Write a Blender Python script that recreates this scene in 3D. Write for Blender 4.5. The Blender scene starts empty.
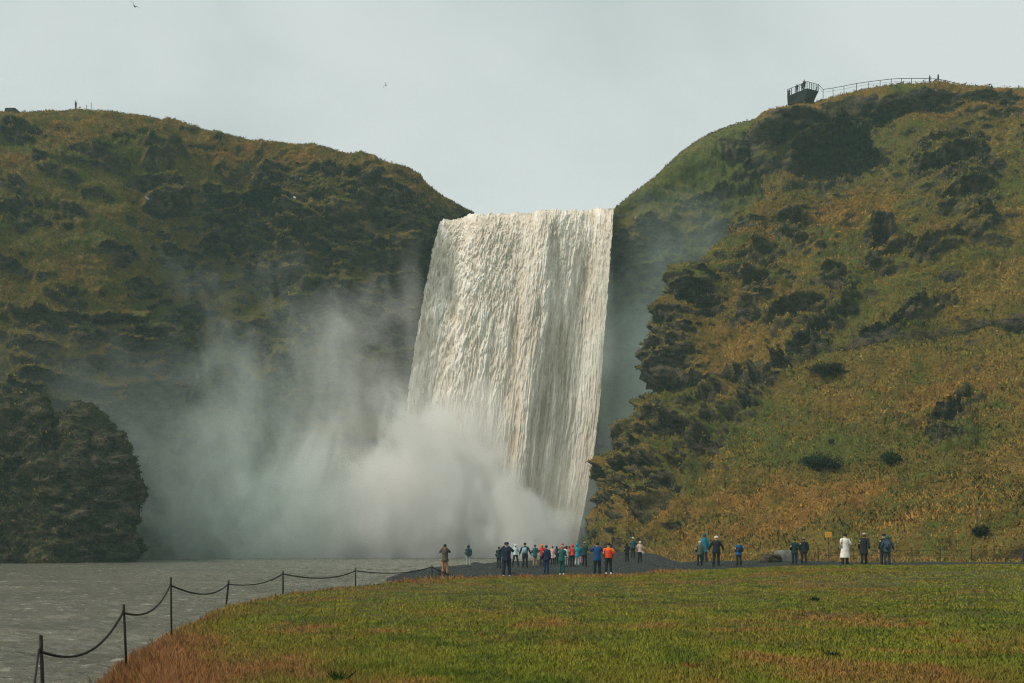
QUAL = 1.0
SKY_A, SKY_B, SUN_E = (.49*.57,.565*.57,.56*.57), (.70*.57,.755*.57,.745*.57), 1.5
import bpy, math, random
import numpy as np
from mathutils import Vector, Matrix
rng = np.random.default_rng(7)
random.seed(7)
R = math.radians
sc = bpy.context.scene
C = sc.collection

# ------------------------------------------------------------------ camera
F, CX, HY, CZ = 1100.0, 512.0, 546.0, 2.1      # focal in px, principal column, horizon row, eye height
cam = bpy.data.cameras.new('camera'); camo = bpy.data.objects.new('camera', cam); C.objects.link(camo)
camo.location = (0, 0, CZ); camo.rotation_euler = (R(90), 0, 0)
cam.sensor_width = 36; cam.lens = 36*F/1024; cam.shift_y = (HY-341.5)/1024
cam.clip_end = 6000; cam.clip_start = .1
sc.camera = camo
def W(px, py, D): return np.array([(px-CX)/F*D, D, CZ+(HY-py)/F*D])

# ------------------------------------------------------------------ noise
_p = np.random.default_rng(3).permutation(256); _p = np.concatenate([_p, _p, _p])
_g = np.random.default_rng(4).normal(size=(256, 3)); _g /= np.linalg.norm(_g, axis=1)[:, None]
from concurrent.futures import ThreadPoolExecutor
_p = _p.astype(np.int32); _g = _g.astype(np.float32); _g0, _g1, _g2 = [np.ascontiguousarray(_g[:, k]) for k in range(3)]
def _gn(x, y, z):
    xf, yf, zf = np.floor(x), np.floor(y), np.floor(z)
    fx, fy, fz = x-xf, y-yf, z-zf
    xi = xf.astype(np.int32) & 255; yi = yf.astype(np.int32) & 255; zi = zf.astype(np.int32) & 255
    u, v, w = [t*t*(3-2*t) for t in (fx, fy, fz)]
    a0 = _p[xi]+yi; a1 = _p[xi+1]+yi
    def cor(b, i, j, k):
        h = _p[b+zi+k]
        return _g0[h]*(fx-i)+_g1[h]*(fy-j)+_g2[h]*(fz-k)
    b00 = _p[a0]; b01 = _p[a0+1]; b10 = _p[a1]; b11 = _p[a1+1]
    def pair(k):
        c0 = cor(b00, 0, 0, k); c1 = cor(b10, 1, 0, k); c2 = cor(b01, 0, 1, k); c3 = cor(b11, 1, 1, k)
        e = c0+(c1-c0)*u; f = c2+(c3-c2)*u; return e+(f-e)*v
    p0 = pair(0); p1 = pair(1)
    return (p0+(p1-p0)*w)*1.6
_pool = ThreadPoolExecutor(4)
def fbm(x, y, z, o=4, seed=0, ridged=False, gain=.5):
    x, y, z = np.broadcast_arrays(x, y, z); shp = x.shape
    x, y, z = [np.ascontiguousarray(q, dtype=np.float32).ravel() for q in (x, y, z)]
    res = np.empty(x.shape, np.float32)
    def work(sl):
        a_, b_, c_ = x[sl].copy(), y[sl].copy(), z[sl].copy(); s = 0; a = 1.0; t = 0
        for k in range(o):
            sd_ = seed+k*3
            n = _gn(a_+np.float32((sd_*17.31) % 256), b_+np.float32((sd_*9.17) % 256), c_+np.float32((sd_*5.77) % 256))
            if ridged: n = 1-2*np.abs(n)
            s = s+n*np.float32(a); t += a; a *= gain; a_ *= 2.03; b_ *= 2.03; c_ *= 2.03
        res[sl] = s/np.float32(t)
    ch = 32768
    list(_pool.map(work, [slice(i, i+ch) for i in range(0, len(x), ch)]))
    return res.reshape(shp).astype(np.float64) if shp else float(res[0])
def ss(a, b, x):
    t = np.clip((x-a)/(b-a), 0, 1); return t*t*(3-2*t)

# ------------------------------------------------------------------ mesh helpers
def setp(o, label=None, cat=None, group=None, kind=None):
    if label: o['label'] = label
    if cat: o['category'] = cat
    if group: o['group'] = group
    if kind: o['kind'] = kind
    return o
def link(name, me, mat=None, parent=None, smooth=True):
    o = bpy.data.objects.new(name, me); C.objects.link(o)
    if mat: me.materials.append(mat)
    if parent: o.parent = parent
    if smooth and len(me.polygons): me.polygons.foreach_set('use_smooth', [True]*len(me.polygons))
    return o
def npmesh(name, V, Fq):
    me = bpy.data.meshes.new(name)
    V = np.asarray(V, dtype=np.float32); Fq = np.asarray(Fq, dtype=np.int32); k = Fq.shape[1]
    me.vertices.add(len(V)); me.vertices.foreach_set('co', V.ravel())
    me.loops.add(Fq.size); me.loops.foreach_set('vertex_index', Fq.ravel())
    me.polygons.add(len(Fq)); me.polygons.foreach_set('loop_start', np.arange(0, Fq.size, k, dtype=np.int32))
    me.update(calc_edges=True)
    return me
def grid_faces(nu, nv):
    i = np.arange(nu*nv).reshape(nv, nu)
    return np.stack([i[:-1,:-1], i[:-1,1:], i[1:,1:], i[1:,:-1]], -1).reshape(-1, 4)
def attr(me, name, data, typ='FLOAT'):
    a = me.attributes.new(name, typ, 'POINT')
    if typ == 'FLOAT': a.data.foreach_set('value', np.asarray(data, dtype=np.float32).ravel())
    else:
        a.data.foreach_set('color', np.asarray(data, dtype=np.float32).ravel())
def empty(name, loc=(0,0,0), rz=0):
    o = bpy.data.objects.new(name, None); C.objects.link(o); o.location = loc; o.rotation_euler = (0,0,rz); o.empty_display_size = .2
    return o
class MB:
    """collects rings, boxes and tubes into one mesh"""
    def __init__(s): s.v = []; s.f = []
    def loft(s, rings, cap=True, closed=True):
        b = len(s.v); n = len(rings[0])
        for r in rings: s.v += [tuple(p) for p in r]
        for j in range(len(rings)-1):
            for i in range(n if closed else n-1):
                i2 = (i+1) % n
                s.f.append((b+j*n+i, b+j*n+i2, b+(j+1)*n+i2, b+(j+1)*n+i))
        if cap:
            s.f.append(tuple(b+i for i in reversed(range(n)))); s.f.append(tuple(b+(len(rings)-1)*n+i for i in range(n)))
        return s
    def tube(s, pts, rad, n=6):
        pts = [Vector(p) for p in pts]; rings = []
        for i, p in enumerate(pts):
            d = (pts[min(i+1, len(pts)-1)]-pts[max(i-1, 0)]).normalized()
            a = d.cross(Vector((0, 0, 1)) if abs(d.z) < .9 else Vector((1, 0, 0))).normalized(); b = d.cross(a)
            r = rad[i] if hasattr(rad, '__len__') else rad
            rings.append([p+(a*math.cos(t)+b*math.sin(t))*r for t in [2*math.pi*k/n for k in range(n)]])
        return s.loft(rings)
    def box(s, c, h, rot=None, bev=.0):
        c = Vector(c); x, y, z = h
        e = bev*min(h)
        def ring(xx, yy, zz):
            pts = [(-xx+e,-yy,zz),(xx-e,-yy,zz),(xx,-yy+e,zz),(xx,yy-e,zz),(xx-e,yy,zz),(-xx+e,yy,zz),(-xx,yy-e,zz),(-xx,-yy+e,zz)] if e else [(-xx,-yy,zz),(xx,-yy,zz),(xx,yy,zz),(-xx,yy,zz)]
            return [c+((rot @ Vector(p)) if rot else Vector(p)) for p in pts]
        return s.loft([ring(x, y, -z), ring(x, y, z)])
    def build(s, name, mat, parent=None, smooth=False):
        me = bpy.data.meshes.new(name); me.from_pydata([tuple(v) for v in s.v], [], s.f); me.update()
        return link(name, me, mat, parent, smooth)

# ------------------------------------------------------------------ node helpers
class N:
    def __init__(s, mat):
        s.t = mat.node_tree; s.t.nodes.clear()
    def n(s, typ, ins={}, **kw):
        x = s.t.nodes.new(typ)
        for k, v in kw.items(): setattr(x, k, v)
        for k, v in ins.items():
            i = x.inputs[k]
            if isinstance(v, bpy.types.NodeSocket): s.t.links.new(v, i)
            else: i.default_value = v
        return x
    def math(s, op, a, b=0.0, c=None, clamp=False):
        d = {0: a, 1: b}
        if c is not None: d[2] = c
        return s.n('ShaderNodeMath', d, operation=op, use_clamp=clamp).outputs[0]
    def mix(s, f, a, b, blend='MIX'):
        x = s.n('ShaderNodeMix', {}, data_type='RGBA', blend_type=blend)
        for i, v in ((0, f), (6, a), (7, b)):
            if isinstance(v, bpy.types.NodeSocket): s.t.links.new(v, x.inputs[i])
            else: x.inputs[i].default_value = v if i == 0 else (*v, 1) if len(v) == 3 else v
        return x.outputs[2]
    def noise(s, vec, scale, detail=4, rough=.55, dist=0.0):
        return s.n('ShaderNodeTexNoise', {'Vector': vec, 'Scale': scale, 'Detail': detail, 'Roughness': rough, 'Distortion': dist}).outputs[0]
    def ramp(s, x, a, b, lo=0.0, hi=1.0, smooth=True):
        return s.n('ShaderNodeMapRange', {0: x, 1: a, 2: b, 3: lo, 4: hi}, interpolation_type='SMOOTHSTEP' if smooth else 'LINEAR').outputs[0]
    def attr(s, name): return s.n('ShaderNodeAttribute', attribute_name=name)
    def scalev(s, vec, v): return s.n('ShaderNodeVectorMath', {0: vec, 1: v}, operation='MULTIPLY').outputs[0]
    def out(s, surf=None, vol=None):
        o = s.n('ShaderNodeOutputMaterial')
        if surf: s.t.links.new(surf, o.inputs['Surface'])
        if vol: s.t.links.new(vol, o.inputs['Volume'])
def mat(name):
    m = bpy.data.materials.new(name); m.use_nodes = True; return m, N(m)
def flatmat(name, col, rough=.8, var=.25, scale=9, metal=0.0):
    m, n = mat(name)
    p = n.n('ShaderNodeTexCoord').outputs['Object']
    f = n.noise(p, scale, 4, .6)
    f = n.ramp(f, .3, .7)
    c = n.mix(f, tuple(max(0, c*(1-var)) for c in col), tuple(min(1, c*(1+var)) for c in col))
    b = n.n('ShaderNodeBump', {'Strength': .3, 'Distance': .01, 'Height': f}).outputs[0]
    s = n.n('ShaderNodeBsdfPrincipled', {'Base Color': c, 'Roughness': rough, 'Metallic': metal, 'Normal': b, 'Specular IOR Level': .25})
    n.out(s.outputs[0]); return m

# ------------------------------------------------------------------ world, sun, view
SUN_EL, SUN_AZ = R(50), R(-112)      # azimuth from +Y (view direction) towards +X ; negative: from the left
w = bpy.data.worlds.new('World'); sc.world = w; w.use_nodes = True
nw = N(w)
sky = nw.n('ShaderNodeTexSky', sky_type='NISHITA', sun_disc=False, sun_elevation=SUN_EL, sun_rotation=SUN_AZ, air_density=1.0, dust_density=3.0)
tc = nw.n('ShaderNodeTexCoord').outputs['Generated']
st = nw.scalev(tc, (1.0, 1.0, 2.4))
f1 = nw.noise(st, 1.3, 5, .5, .3)
cl = nw.mix(nw.ramp(f1, .36, .62), SKY_A, SKY_B)
bg1 = nw.n('ShaderNodeBackground', {'Color': sky.outputs[0], 'Strength': .05})
bg2 = nw.n('ShaderNodeBackground', {'Color': cl, 'Strength': 1.0})
add = nw.n('ShaderNodeMixShader', {0: .93, 1: bg1.outputs[0], 2: bg2.outputs[0]})
wo = nw.n('ShaderNodeOutputWorld', {'Surface': add.outputs[0]})
sl = bpy.data.lights.new('sun', 'SUN'); sl.energy = SUN_E; sl.angle = R(11); sl.color = (1.0, .9, .76)
so = bpy.data.objects.new('sun', sl); C.objects.link(so)
sd = Vector((math.sin(SUN_AZ)*math.cos(SUN_EL), math.cos(SUN_AZ)*math.cos(SUN_EL), math.sin(SUN_EL)))
so.rotation_euler = sd.to_track_quat('Z', 'Y').to_euler(); so.location = sd*300
vs = sc.view_settings; sc.display_settings.display_device = 'sRGB'
vs.view_transform = 'Standard'; vs.look = 'None'; vs.exposure = .85; vs.gamma = 1; vs.use_curve_mapping = False
cy = sc.cycles
cy.use_denoising = True; cy.denoiser = 'OPENIMAGEDENOISE'
try: cy.denoising_prefilter = 'NONE'; cy.denoising_input_passes = 'RGB_ALBEDO_NORMAL'
except Exception: pass
cy.max_bounces = 8; cy.diffuse_bounces = 2; cy.glossy_bounces = 2; cy.transmission_bounces = 2; cy.volume_bounces = 5; cy.transparent_max_bounces = 8
cy.pixel_filter_type = 'BLACKMAN_HARRIS'; cy.filter_width = 1.15; cy.use_adaptive_sampling = True; cy.adaptive_threshold = .02
cy.volume_max_steps = 128; cy.volume_step_rate = 1.0
cy.sample_clamp_indirect = 8
# ------------------------------------------------------------------ hill surfaces
def cr(P, t):
    """Catmull-Rom along axis 0 of P at parameters t in [0, n-1]"""
    n = len(P); i = np.clip(np.floor(t).astype(int), 0, n-2); f = (t-i).reshape((-1,)+(1,)*(P.ndim-1))
    p0 = P[np.clip(i-1, 0, n-1)]; p1 = P[i]; p2 = P[i+1]; p3 = P[np.clip(i+2, 0, n-1)]
    return .5*((2*p1)+(p2-p0)*f+(2*p0-5*p1+4*p2-p3)*f**2+(3*p1-p0-3*p2+p3)*f**3)
def arclen_params(P, n, axis_w):
    """parameters along axis 0 spaced evenly in mean distance"""
    d = np.linalg.norm(np.diff(P, axis=0), axis=-1)
    d = (d*axis_w).sum(axis=1)/axis_w.sum()
    c = np.concatenate([[0], np.cumsum(d)]); return np.interp(np.linspace(0, c[-1], n), c, np.arange(len(c)))
HILLS = {}
def hill(name, net, nu, nv, feats, seed, amp=2.6, wall=None, crag=.0, bs=(.52, .18), tall=1.0, patchy=(.02, .3), damp_px=None, mini=0.0, zones=(), golds=(), sky_drop=.35, hi_nz=.86):
    rows = []
    for r in net: rows.append([W(*c) if len(c) == 3 else np.array(c[1:]) for c in r])
    P = np.array(rows); P[0, :, 2] = -2.2; P[-3, :, 2] -= sky_drop
    wv = np.ones(P.shape[1]); tv = arclen_params(P, nv, wv)
    Pu = np.swapaxes(P, 0, 1); tu = arclen_params(Pu, nu, np.ones(P.shape[0]))
    S = cr(P, tv); S = np.swapaxes(cr(np.swapaxes(S, 0, 1), tu), 0, 1)         # nv, nu, 3
    def nrm(S):
        du = np.gradient(S, axis=1); dv = np.gradient(S, axis=0); n = np.cross(du, dv)
        return n/(np.linalg.norm(n, axis=-1, keepdims=True)+1e-9)
    n0 = nrm(S)
    X, Y, Z = S[..., 0], S[..., 1], S[..., 2]
    px = CX+X/Y*F; py = HY-(Z-CZ)/Y*F
    # image-row warp so that outcrop outlines are ragged
    wx = fbm(X/9, Y/9, Z/9, 4, seed+1)*26; wy = fbm(X/8, Y/8, Z/6, 4, seed+2)*20
    D = np.full(X.shape, 0.0); rock = np.zeros(X.shape)
    top = np.maximum(ss(tv[-1]-2.02, tv[-1]-2.6, tv), .0)[:, None]                      # calm the skyline and the plateau
    damp = 1.0 if damp_px is None else .15+.85*ss(damp_px[0], damp_px[1], px)
    big = fbm(X/26, Y/26, Z/30, 4, seed+5)*amp*1.3
    rid = fbm(X/11+.3*big, Y/11, Z/9, 5, seed+9, ridged=True)
    D += (big+rid*amp*.75)*(.02+.98*top)*damp
    D += fbm(X/3.1, Y/3.1, Z/2.2, 4, seed+13)*.75*(.12+.88*top)
    steep = ss(.62, .28, n0[..., 2]+.25*fbm(X/14, Y/14, Z/10, 3, seed+21))
    def zone(zs):
        t = np.zeros(X.shape)
        for zx, zy, za, zb, zd in zs:
            r = np.sqrt(((px+wx-zx)/za)**2+((py+wy-zy)/zb)**2); t = t+zd*ss(1.35, .6, r)
        return t
    zn = zone(zones); gold = np.clip(zone(golds), 0, 1)
    patch = ss(patchy[0], patchy[1], zn+fbm(X/13, Y/13, Z/7, 4, seed+31)+crag)
    cragm = np.clip(np.maximum(steep*patch, 0), 0, 1)
    q = Z/3.3+fbm(X/12, Y/12, Z/12, 3, seed+41)*2.2
    fr = q-np.floor(q); saw = ss(0, .80, fr)-ss(.86, 1.0, fr)            # grows outwards, then cuts back: ledges
    D += cragm*saw*1.5*top
    q2 = Z/1.1+fbm(X/4, Y/4, Z/4, 3, seed+43)*1.6
    fr2 = q2-np.floor(q2); D += np.maximum(cragm, .0)*(ss(0, .7, fr2)-ss(.8, 1, fr2))*.4*top
    rock = np.maximum(rock, cragm*.9)
    if mini:
        mn = ss(.50, .66, fbm(X/7.5, Y/7.5, Z/2.6, 4, seed+81)*.9+fbm(X/30, Y/30, Z/22, 3, seed+83)*.7+mini+zn*.6)*top
        q3 = Z/2.2+fbm(X/7, Y/7, Z/7, 3, seed+85)*1.5; fr3 = q3-np.floor(q3); D += mn*(ss(0, .7, fr3)-ss(.78, 1, fr3)-.3)*1.4
        rock = np.maximum(rock, mn*.85)
    cav = np.zeros(X.shape)
    wx2 = fbm(X/3, Y/3, Z/2.2, 4, seed+3)*9; wy2 = fbm(X/3, Y/3, Z/2.2, 4, seed+4)*7
    D += fbm(X/6.5, Y/6.5, Z/4.5, 5, seed+15, ridged=True)*1.35*(.04+.96*top)*damp
    for ft in feats:
        fx, fy, rx, ry, a = ft[:5]; ang = R(ft[5]) if len(ft) > 5 else 0
        k1 = min(1.2, rx/22); k2 = min(1.2, ry/16)
        if abs(ang) > .6: k1 = k2 = ry/14
        ex = px+wx*k1+wx2*min(1, rx/14)-fx; ey = py+wy*k2+wy2*min(1, ry/12)-fy
        ex, ey = ex*math.cos(ang)+ey*math.sin(ang), -ex*math.sin(ang)+ey*math.cos(ang)
        ex /= rx; ey /= ry
        r = np.sqrt(ex**2+ey**2)
        m = ss(1.25, .55, r)
        lip = np.exp(-((ey+.85-.3*ex*ex)/.25)**2)*ss(1.25, .4, np.abs(ex))
        inn = ss(-.75, -.5, ey)*ss(1.25, -.4, ey)*ss(1.15, .45, np.abs(ex))*ss(1.25, .7, r)
        hol = ft[6] if len(ft) > 6 else .42
        a = a*(.05+.95*top)
        D += a*(lip*.8-inn*hol*1.25)
        D += m*((saw-.3)*np.minimum(1.5, a*.55)+(ss(0, .7, fr2)-ss(.8, 1, fr2)-.4)*np.minimum(.35, a*.2))
        D += m*fbm(X/2.4, Y/2.4, Z/1.5, 4, seed+51, ridged=True)*1.1*np.minimum(1, a/2+.1)
        D += m*fbm(X/3.4+wx2*.05, Y/3.4, Z/6.5, 4, seed+53, ridged=True)*1.3*np.minimum(1, a/2)
        rock = np.maximum(rock, np.maximum(m*.80, inn*.95))
    D = D*damp
    h = n0.copy(); h[..., 2] *= .45; h /= np.linalg.norm(h, axis=-1, keepdims=True)+1e-9
    S2 = S+h*D[..., None]
    n2 = nrm(S2)
    for _ in range(1):
        fine = fbm(S2[..., 0]/1.1, S2[..., 1]/1.1, S2[..., 2]/.8, 3, seed+61)
        S2 = S2+n2*(fine*(.25+.75*rock)*(.15+.85*top))[..., None]
    n3 = nrm(S2)
    for _ in range(2): n3[1:-1, 1:-1] = (n3[1:-1,1:-1]*2+n3[:-2,1:-1]+n3[2:,1:-1]+n3[1:-1,:-2]+n3[1:-1,2:]); 
    n3 /= np.linalg.norm(n3, axis=-1, keepdims=True)
    edge = fbm(X/2.2, Y/2.2, Z/1.6, 4, seed+71)
    bare = ss(bs[0], bs[1], n3[..., 2]+.35*edge)                              # what is steep carries no turf
    rock = np.clip(np.maximum(bare, (rock+.5*edge)*ss(hi_nz, hi_nz-.34, n3[..., 2]+.12*edge)), 0, 1)
    if wall is not None: rock = wall(px, py, rock, edge)
    me = npmesh(name, S2.reshape(-1, 3), grid_faces(nu, nv))
    attr(me, 'rock', rock); attr(me, 'gold', gold)
    HILLS[name] = dict(gold=gold, P=S2, n=n3, rock=rock, px=CX+S2[..., 0]/S2[..., 1]*F, py=HY-(S2[..., 2]-CZ)/S2[..., 1]*F)
    return me

# turf and rock: one material, which is what the real slopes are made of
def turf_mat(name, rust=0.0, green=0.0, wet=0.0):
    m, n = mat(name)
    pos = n.n('ShaderNodeNewGeometry').outputs['Position']
    ra = n.attr('rock').outputs['Fac']
    f_big = n.noise(pos, .035, 5, .6, .4); f_mid = n.noise(pos, .22, 5, .65, .3); f_fin = n.noise(pos, 1.6, 5, .7); f_mic = n.noise(pos, 7.0, 3, .7)
    zz = n.n('ShaderNodeSeparateXYZ', {0: pos})
    # turf tones
    c = n.mix(n.ramp(f_mid, .33, .66), (.155, .135, .030), (.28, .185, .042))
    c = n.mix(n.math('MULTIPLY', n.ramp(f_big, .50-rust, .66-rust), .8), c, (.33, .165, .036))
    c = n.mix(n.math('MULTIPLY', n.math('MULTIPLY', n.attr('gold').outputs['Fac'], n.ramp(f_mid, .25, .6)), .85), c, (.37, .185, .040))
    gmask = n.ramp(n.math('ADD', n.math('MULTIPLY', n.noise(pos, .06, 5, .65, .6), .7), n.math('MULTIPLY', f_fin, .3)), .52-green, .60-green)
    c = n.mix(n.math('MULTIPLY', gmask, .85), c, (.105, .150, .030))
    dk = n.ramp(n.noise(pos, .55, 5, .7, .2), .56, .68)
    c = n.mix(n.math('MULTIPLY', dk, .6), c, (.045, .045, .016))
    c = n.mix(n.ramp(f_fin, .3, .72), n.mix(.55, c, (.04, .036, .014)), c)
    c = n.mix(n.math('MULTIPLY', n.ramp(f_mic, .60, .74), .4), c, (.42, .27, .07))
    # rock tones
    rx = n.noise(n.scalev(pos, (1, 1, 2.6)), .5, 6, .7, .2)
    rc = n.mix(n.ramp(rx, .40, .62), (.020, .020, .015), (.19, .150, .100)); rc = n.mix(n.ramp(f_mic, .35, .65), n.mix(.6, rc, (.012, .012, .009)), rc)
    rc = n.mix(n.math('MULTIPLY', n.ramp(n.noise(pos, .9, 5, .7), .56, .68), .75), rc, (.065, .095, .020))
    rc = n.mix(n.math('MULTIPLY', n.ramp(n.noise(pos, .10, 4, .6), .5, .66), .55), rc, (.11, .09, .036))
    rm = n.ramp(n.math('ADD', ra, n.math('MULTIPLY', n.math('SUBTRACT', f_fin, .5), .7)), .40, .60)
    c = n.mix(rm, c, rc)
    hb = n.math('ADD', n.math('MULTIPLY', f_fin, .7), n.math('MULTIPLY', f_mic, .3))
    b = n.n('ShaderNodeBump', {'Strength': .9, 'Distance': .8, 'Height': hb}).outputs[0]
    s = n.n('ShaderNodeBsdfPrincipled', {'Base Color': c, 'Roughness': .92-wet, 'Normal': b, 'Specular IOR Level': .12})
    n.out(s.outputs[0]); return m
M_turf = turf_mat('turf_slope', -.02, .03)
M_turf_left = turf_mat('turf_cliff', .01, .02)
M_turf_wall = turf_mat('turf_wall', -.08, .07)

# right-hand hill: control points are (column, row, distance); ('w', x, y, z) is a plain world point
def back(px, py, D, dy, dz=0, dx=0):
    p = W(px, py, D); return ('w', p[0]*(1+dy/D)+dx, p[1]+dy, p[2]+dz)
right_net = [
 [(616,570,170),(592,565,141),(640,566,110),(720,566,96),(850,566,82),(1024,566,75),(1280,566,70)],
 [(620,553,170),(598,549,142),(642,553,112),(720,552,99),(850,549,86),(1024,545,79),(1280,540,73)],
 [(630,515,174),(616,510,145),(648,515,120),(730,510,108),(860,508,97),(1024,500,90),(1280,490,82)],
 [(640,470,178),(634,470,148),(668,470,131),(760,462,121),(880,450,112),(1024,440,106),(1280,420,96)],
 [(668,425,182),(650,432,153),(692,425,143),(785,410,133),(900,392,125),(1024,375,121),(1280,350,110)],
 [(690,392,184),(678,394,160),(712,388,154),(797,374,145),(897,354,140),(1024,334,136),(1280,304,125)],
 [(680,370,184),(668,366,161),(715,375,152),(800,362,144),(900,340,139),(1024,320,135),(1280,290,124)],
 [(690,325,186),(670,322,165),(728,322,159),(808,312,152),(905,290,148),(1024,268,146),(1280,235,136)],
 [(725,290,190),(692,284,169),(745,278,165),(818,266,160),(912,240,158),(1024,220,156),(1280,185,146)],
 [(775,245,196),(742,236,175),(780,228,173),(840,222,169),(920,196,168),(1024,175,167),(1280,140,158)],
 [(800,212,200),(768,208,182),(800,204,180),(850,202,178),(922,170,177),(1024,145,176),(1280,112,168)],
 [(800,206,206),(766,199,196),(800,194,194),(855,180,191),(922,148,185),(1024,125,183),(1280,100,176)],
 [(778,160,212),(760,152,204),(800,148,202),(860,138,199),(920,118,192),(1024,108,188),(1280,92,184)],
 [(772,114,214),(768,109,204),(806,101,199),(856,88.5,196),(915,83.5,194),(1024,90.5,194),(1280,84,192)],
 [back(772,113,214,30,0),back(768,109,204,34,0),back(806,101,199,34,-1),back(856,87.5,196,36,-1.5),back(915,83.5,194,36,-2),back(1024,90,194,36,-2),back(1280,84,192,36,-2)],
 [back(772,113,214,90,-3),back(768,109,204,94,-3),back(806,101,199,94,-4),back(856,87.5,196,96,-5),back(915,83.5,194,96,-6),back(1024,90,194,96,-6),back(1280,84,192,96,-6)],
]
right_feats = [ # column, row, half width, half height, depth in metres, tilt
 (838,170,54,38,7,-14,.8),(795,118,34,9,2.6,4),(870,132,26,10,2,-20),(955,181,44,13,3.6,-8),(962,158,44,8,2,-6),(966,212,30,13,3.4,-16),(978,238,20,8,2,0),
 (884,268,17,20,4,-8),(915,262,22,8,1.8,-15),(846,297,26,13,2.4,-8),(800,325,36,12,2.6,-22),(757,290,22,18,3,-5),(771,262,15,11,3,0),(795,236,22,8,2.2,0),(705,300,17,20,3.4,-30),(815,262,18,7,1.6,0),
 (668,340,24,44,2.0,0,.1),(948,443,22,20,2.6,0),(972,411,14,8,1.8,0),
 (648,495,30,32,2.6,0),(707,425,42,16,2.6,-14),(690,462,30,24,3,20),(655,430,26,24,2,0),(724,468,22,16,2,0),(668,500,24,26,3,0),(745,395,20,10,1.4,-30),
 (788,388,135,7,2.4,-49,.6),(905,330,60,5,1.4,-30,.5),(940,262,50,6,1.6,-24,.5),(830,345,13,8,1.4,-45),(770,400,14,7,1.2,-45),
]
left_net = [
 [(-420,580,92),(-240,575,120),(-100,572,140),(0,571,152),(70,570,163),(150,569,176),(230,568,190),(310,568,197),(390,568,202),(440,568,210.0),(490,568,216)],
 [(-420,545,95),(-240,548,124),(-100,550,144),(0,550,156),(70,552,167),(150,553,180),(230,553,193),(310,553,199),(390,553,203),(440,553,210.0),(490,553,216)],
 [(-420,480,102),(-240,480,130),(-100,480,149),(0,482,158),(70,482,168),(150,482,183),(230,484,196),(310,484,200),(390,484,203),(438,484,210.0),(488,484,216)],
 [(-420,420,110),(-240,420,134),(-100,418,150),(0,415,157),(74,414,163),(160,420,188),(235,420,198),(315,420,201),(392,420,203),(436,420,209.0),(486,420,216)],
 [(-420,350,124),(-240,355,142),(-100,360,154),(0,362,160),(80,360,165),(168,355,191),(240,355,198),(318,356,201),(394,358,203),(436,358,209.0),(484,358,216)],
 [(-420,290,136),(-240,300,152),(-100,310,161),(0,318,166),(84,315,171),(172,305,194),(244,302,200),(320,304,202),(396,304,203.5),(438,304,209.0),(482,304,216)],
 [(-420,230,150),(-240,245,163),(-100,258,171),(0,270,175),(88,262,180),(170,250,196),(248,252,203),(322,254,203),(398,254,204),(440,258,209.5),(478,258,216)],
 [(-420,180,162),(-240,190,174),(-100,202,181),(0,212,185),(92,206,189),(172,200,198),(252,208,207),(324,206,204.5),(398,206,204.5),(442,228,210.5),(476,228,216)],
 [(-420,140,176),(-240,145,187),(-100,155,194),(0,160,197),(100,160,199),(178,166,204),(256,180,208),(326,184,206.5),(400,190,206.5),(448,215,208.5),(476,222,216)],
 [(-420,96,196),(-240,100,205),(-100,106,210),(0,111.5,212),(118,113.5,214),(186,127,217),(262,146,219),(334,154,218),(404,176,215),(446,200,212.5),(474,215.5,213)],
 [back(-420,96,196,36),back(-240,100,205,36),back(-100,106,210,36),back(0,111,212,36,-.5),back(118,114.5,214,36,-1),back(186,127,217,36,-1),back(262,146,219,36,-1),back(334,155,218,36,-1),back(404,176,215,36,-1),back(446,198,212.5,30,-2),back(474,215.5,213,30,-2)],
 [back(-420,96,196,96,-3),back(-240,100,205,96,-3),back(-100,106,210,96,-3),back(0,111,212,96,-4),back(118,114.5,214,96,-4),back(186,127,217,96,-4),back(262,146,219,96,-4),back(334,155,218,96,-4),back(404,176,215,96,-4),back(446,198,212.5,90,-4),back(474,215.5,213,90,-4)],
]
left_feats = [
 (158,188,22,20,3.4,20),(135,160,24,10,1.8,10),(22,148,34,9,2.2,8),(84,172,34,7,1.8,6),(196,138,36,9,2.0,8),(56,182,14,7,1.6),(258,218,42,24,4.0,0,.7),(215,225,22,24,2.2),(290,200,22,12,2.0,0),
 (360,202,58,13,2.8,6),(430,236,26,26,3,10),(405,280,28,50,2.2,0),(330,262,44,44,1.6,0),(350,320,50,34,1.6,0),(418,350,18,50,2.4,0),(60,228,36,9,1.8,8),(20,232,22,9,2,0),(88,335,56,16,2.4,-6),(135,365,26,34,2.6,0),(30,345,40,22,2,0),
 (158,254,11,8,1.8),(205,248,12,9,1.4),(200,280,16,12,1.8),(110,262,22,6,1.2,12),(60,300,30,8,1.4),(20,205,26,8,1.6,0),(290,330,34,26,1.5),(245,340,22,24,1.4),(180,330,20,24,1.6),(120,400,34,22,2),(50,400,46,24,2),(300,380,44,26,2),(380,390,40,30,2),
]
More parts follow.
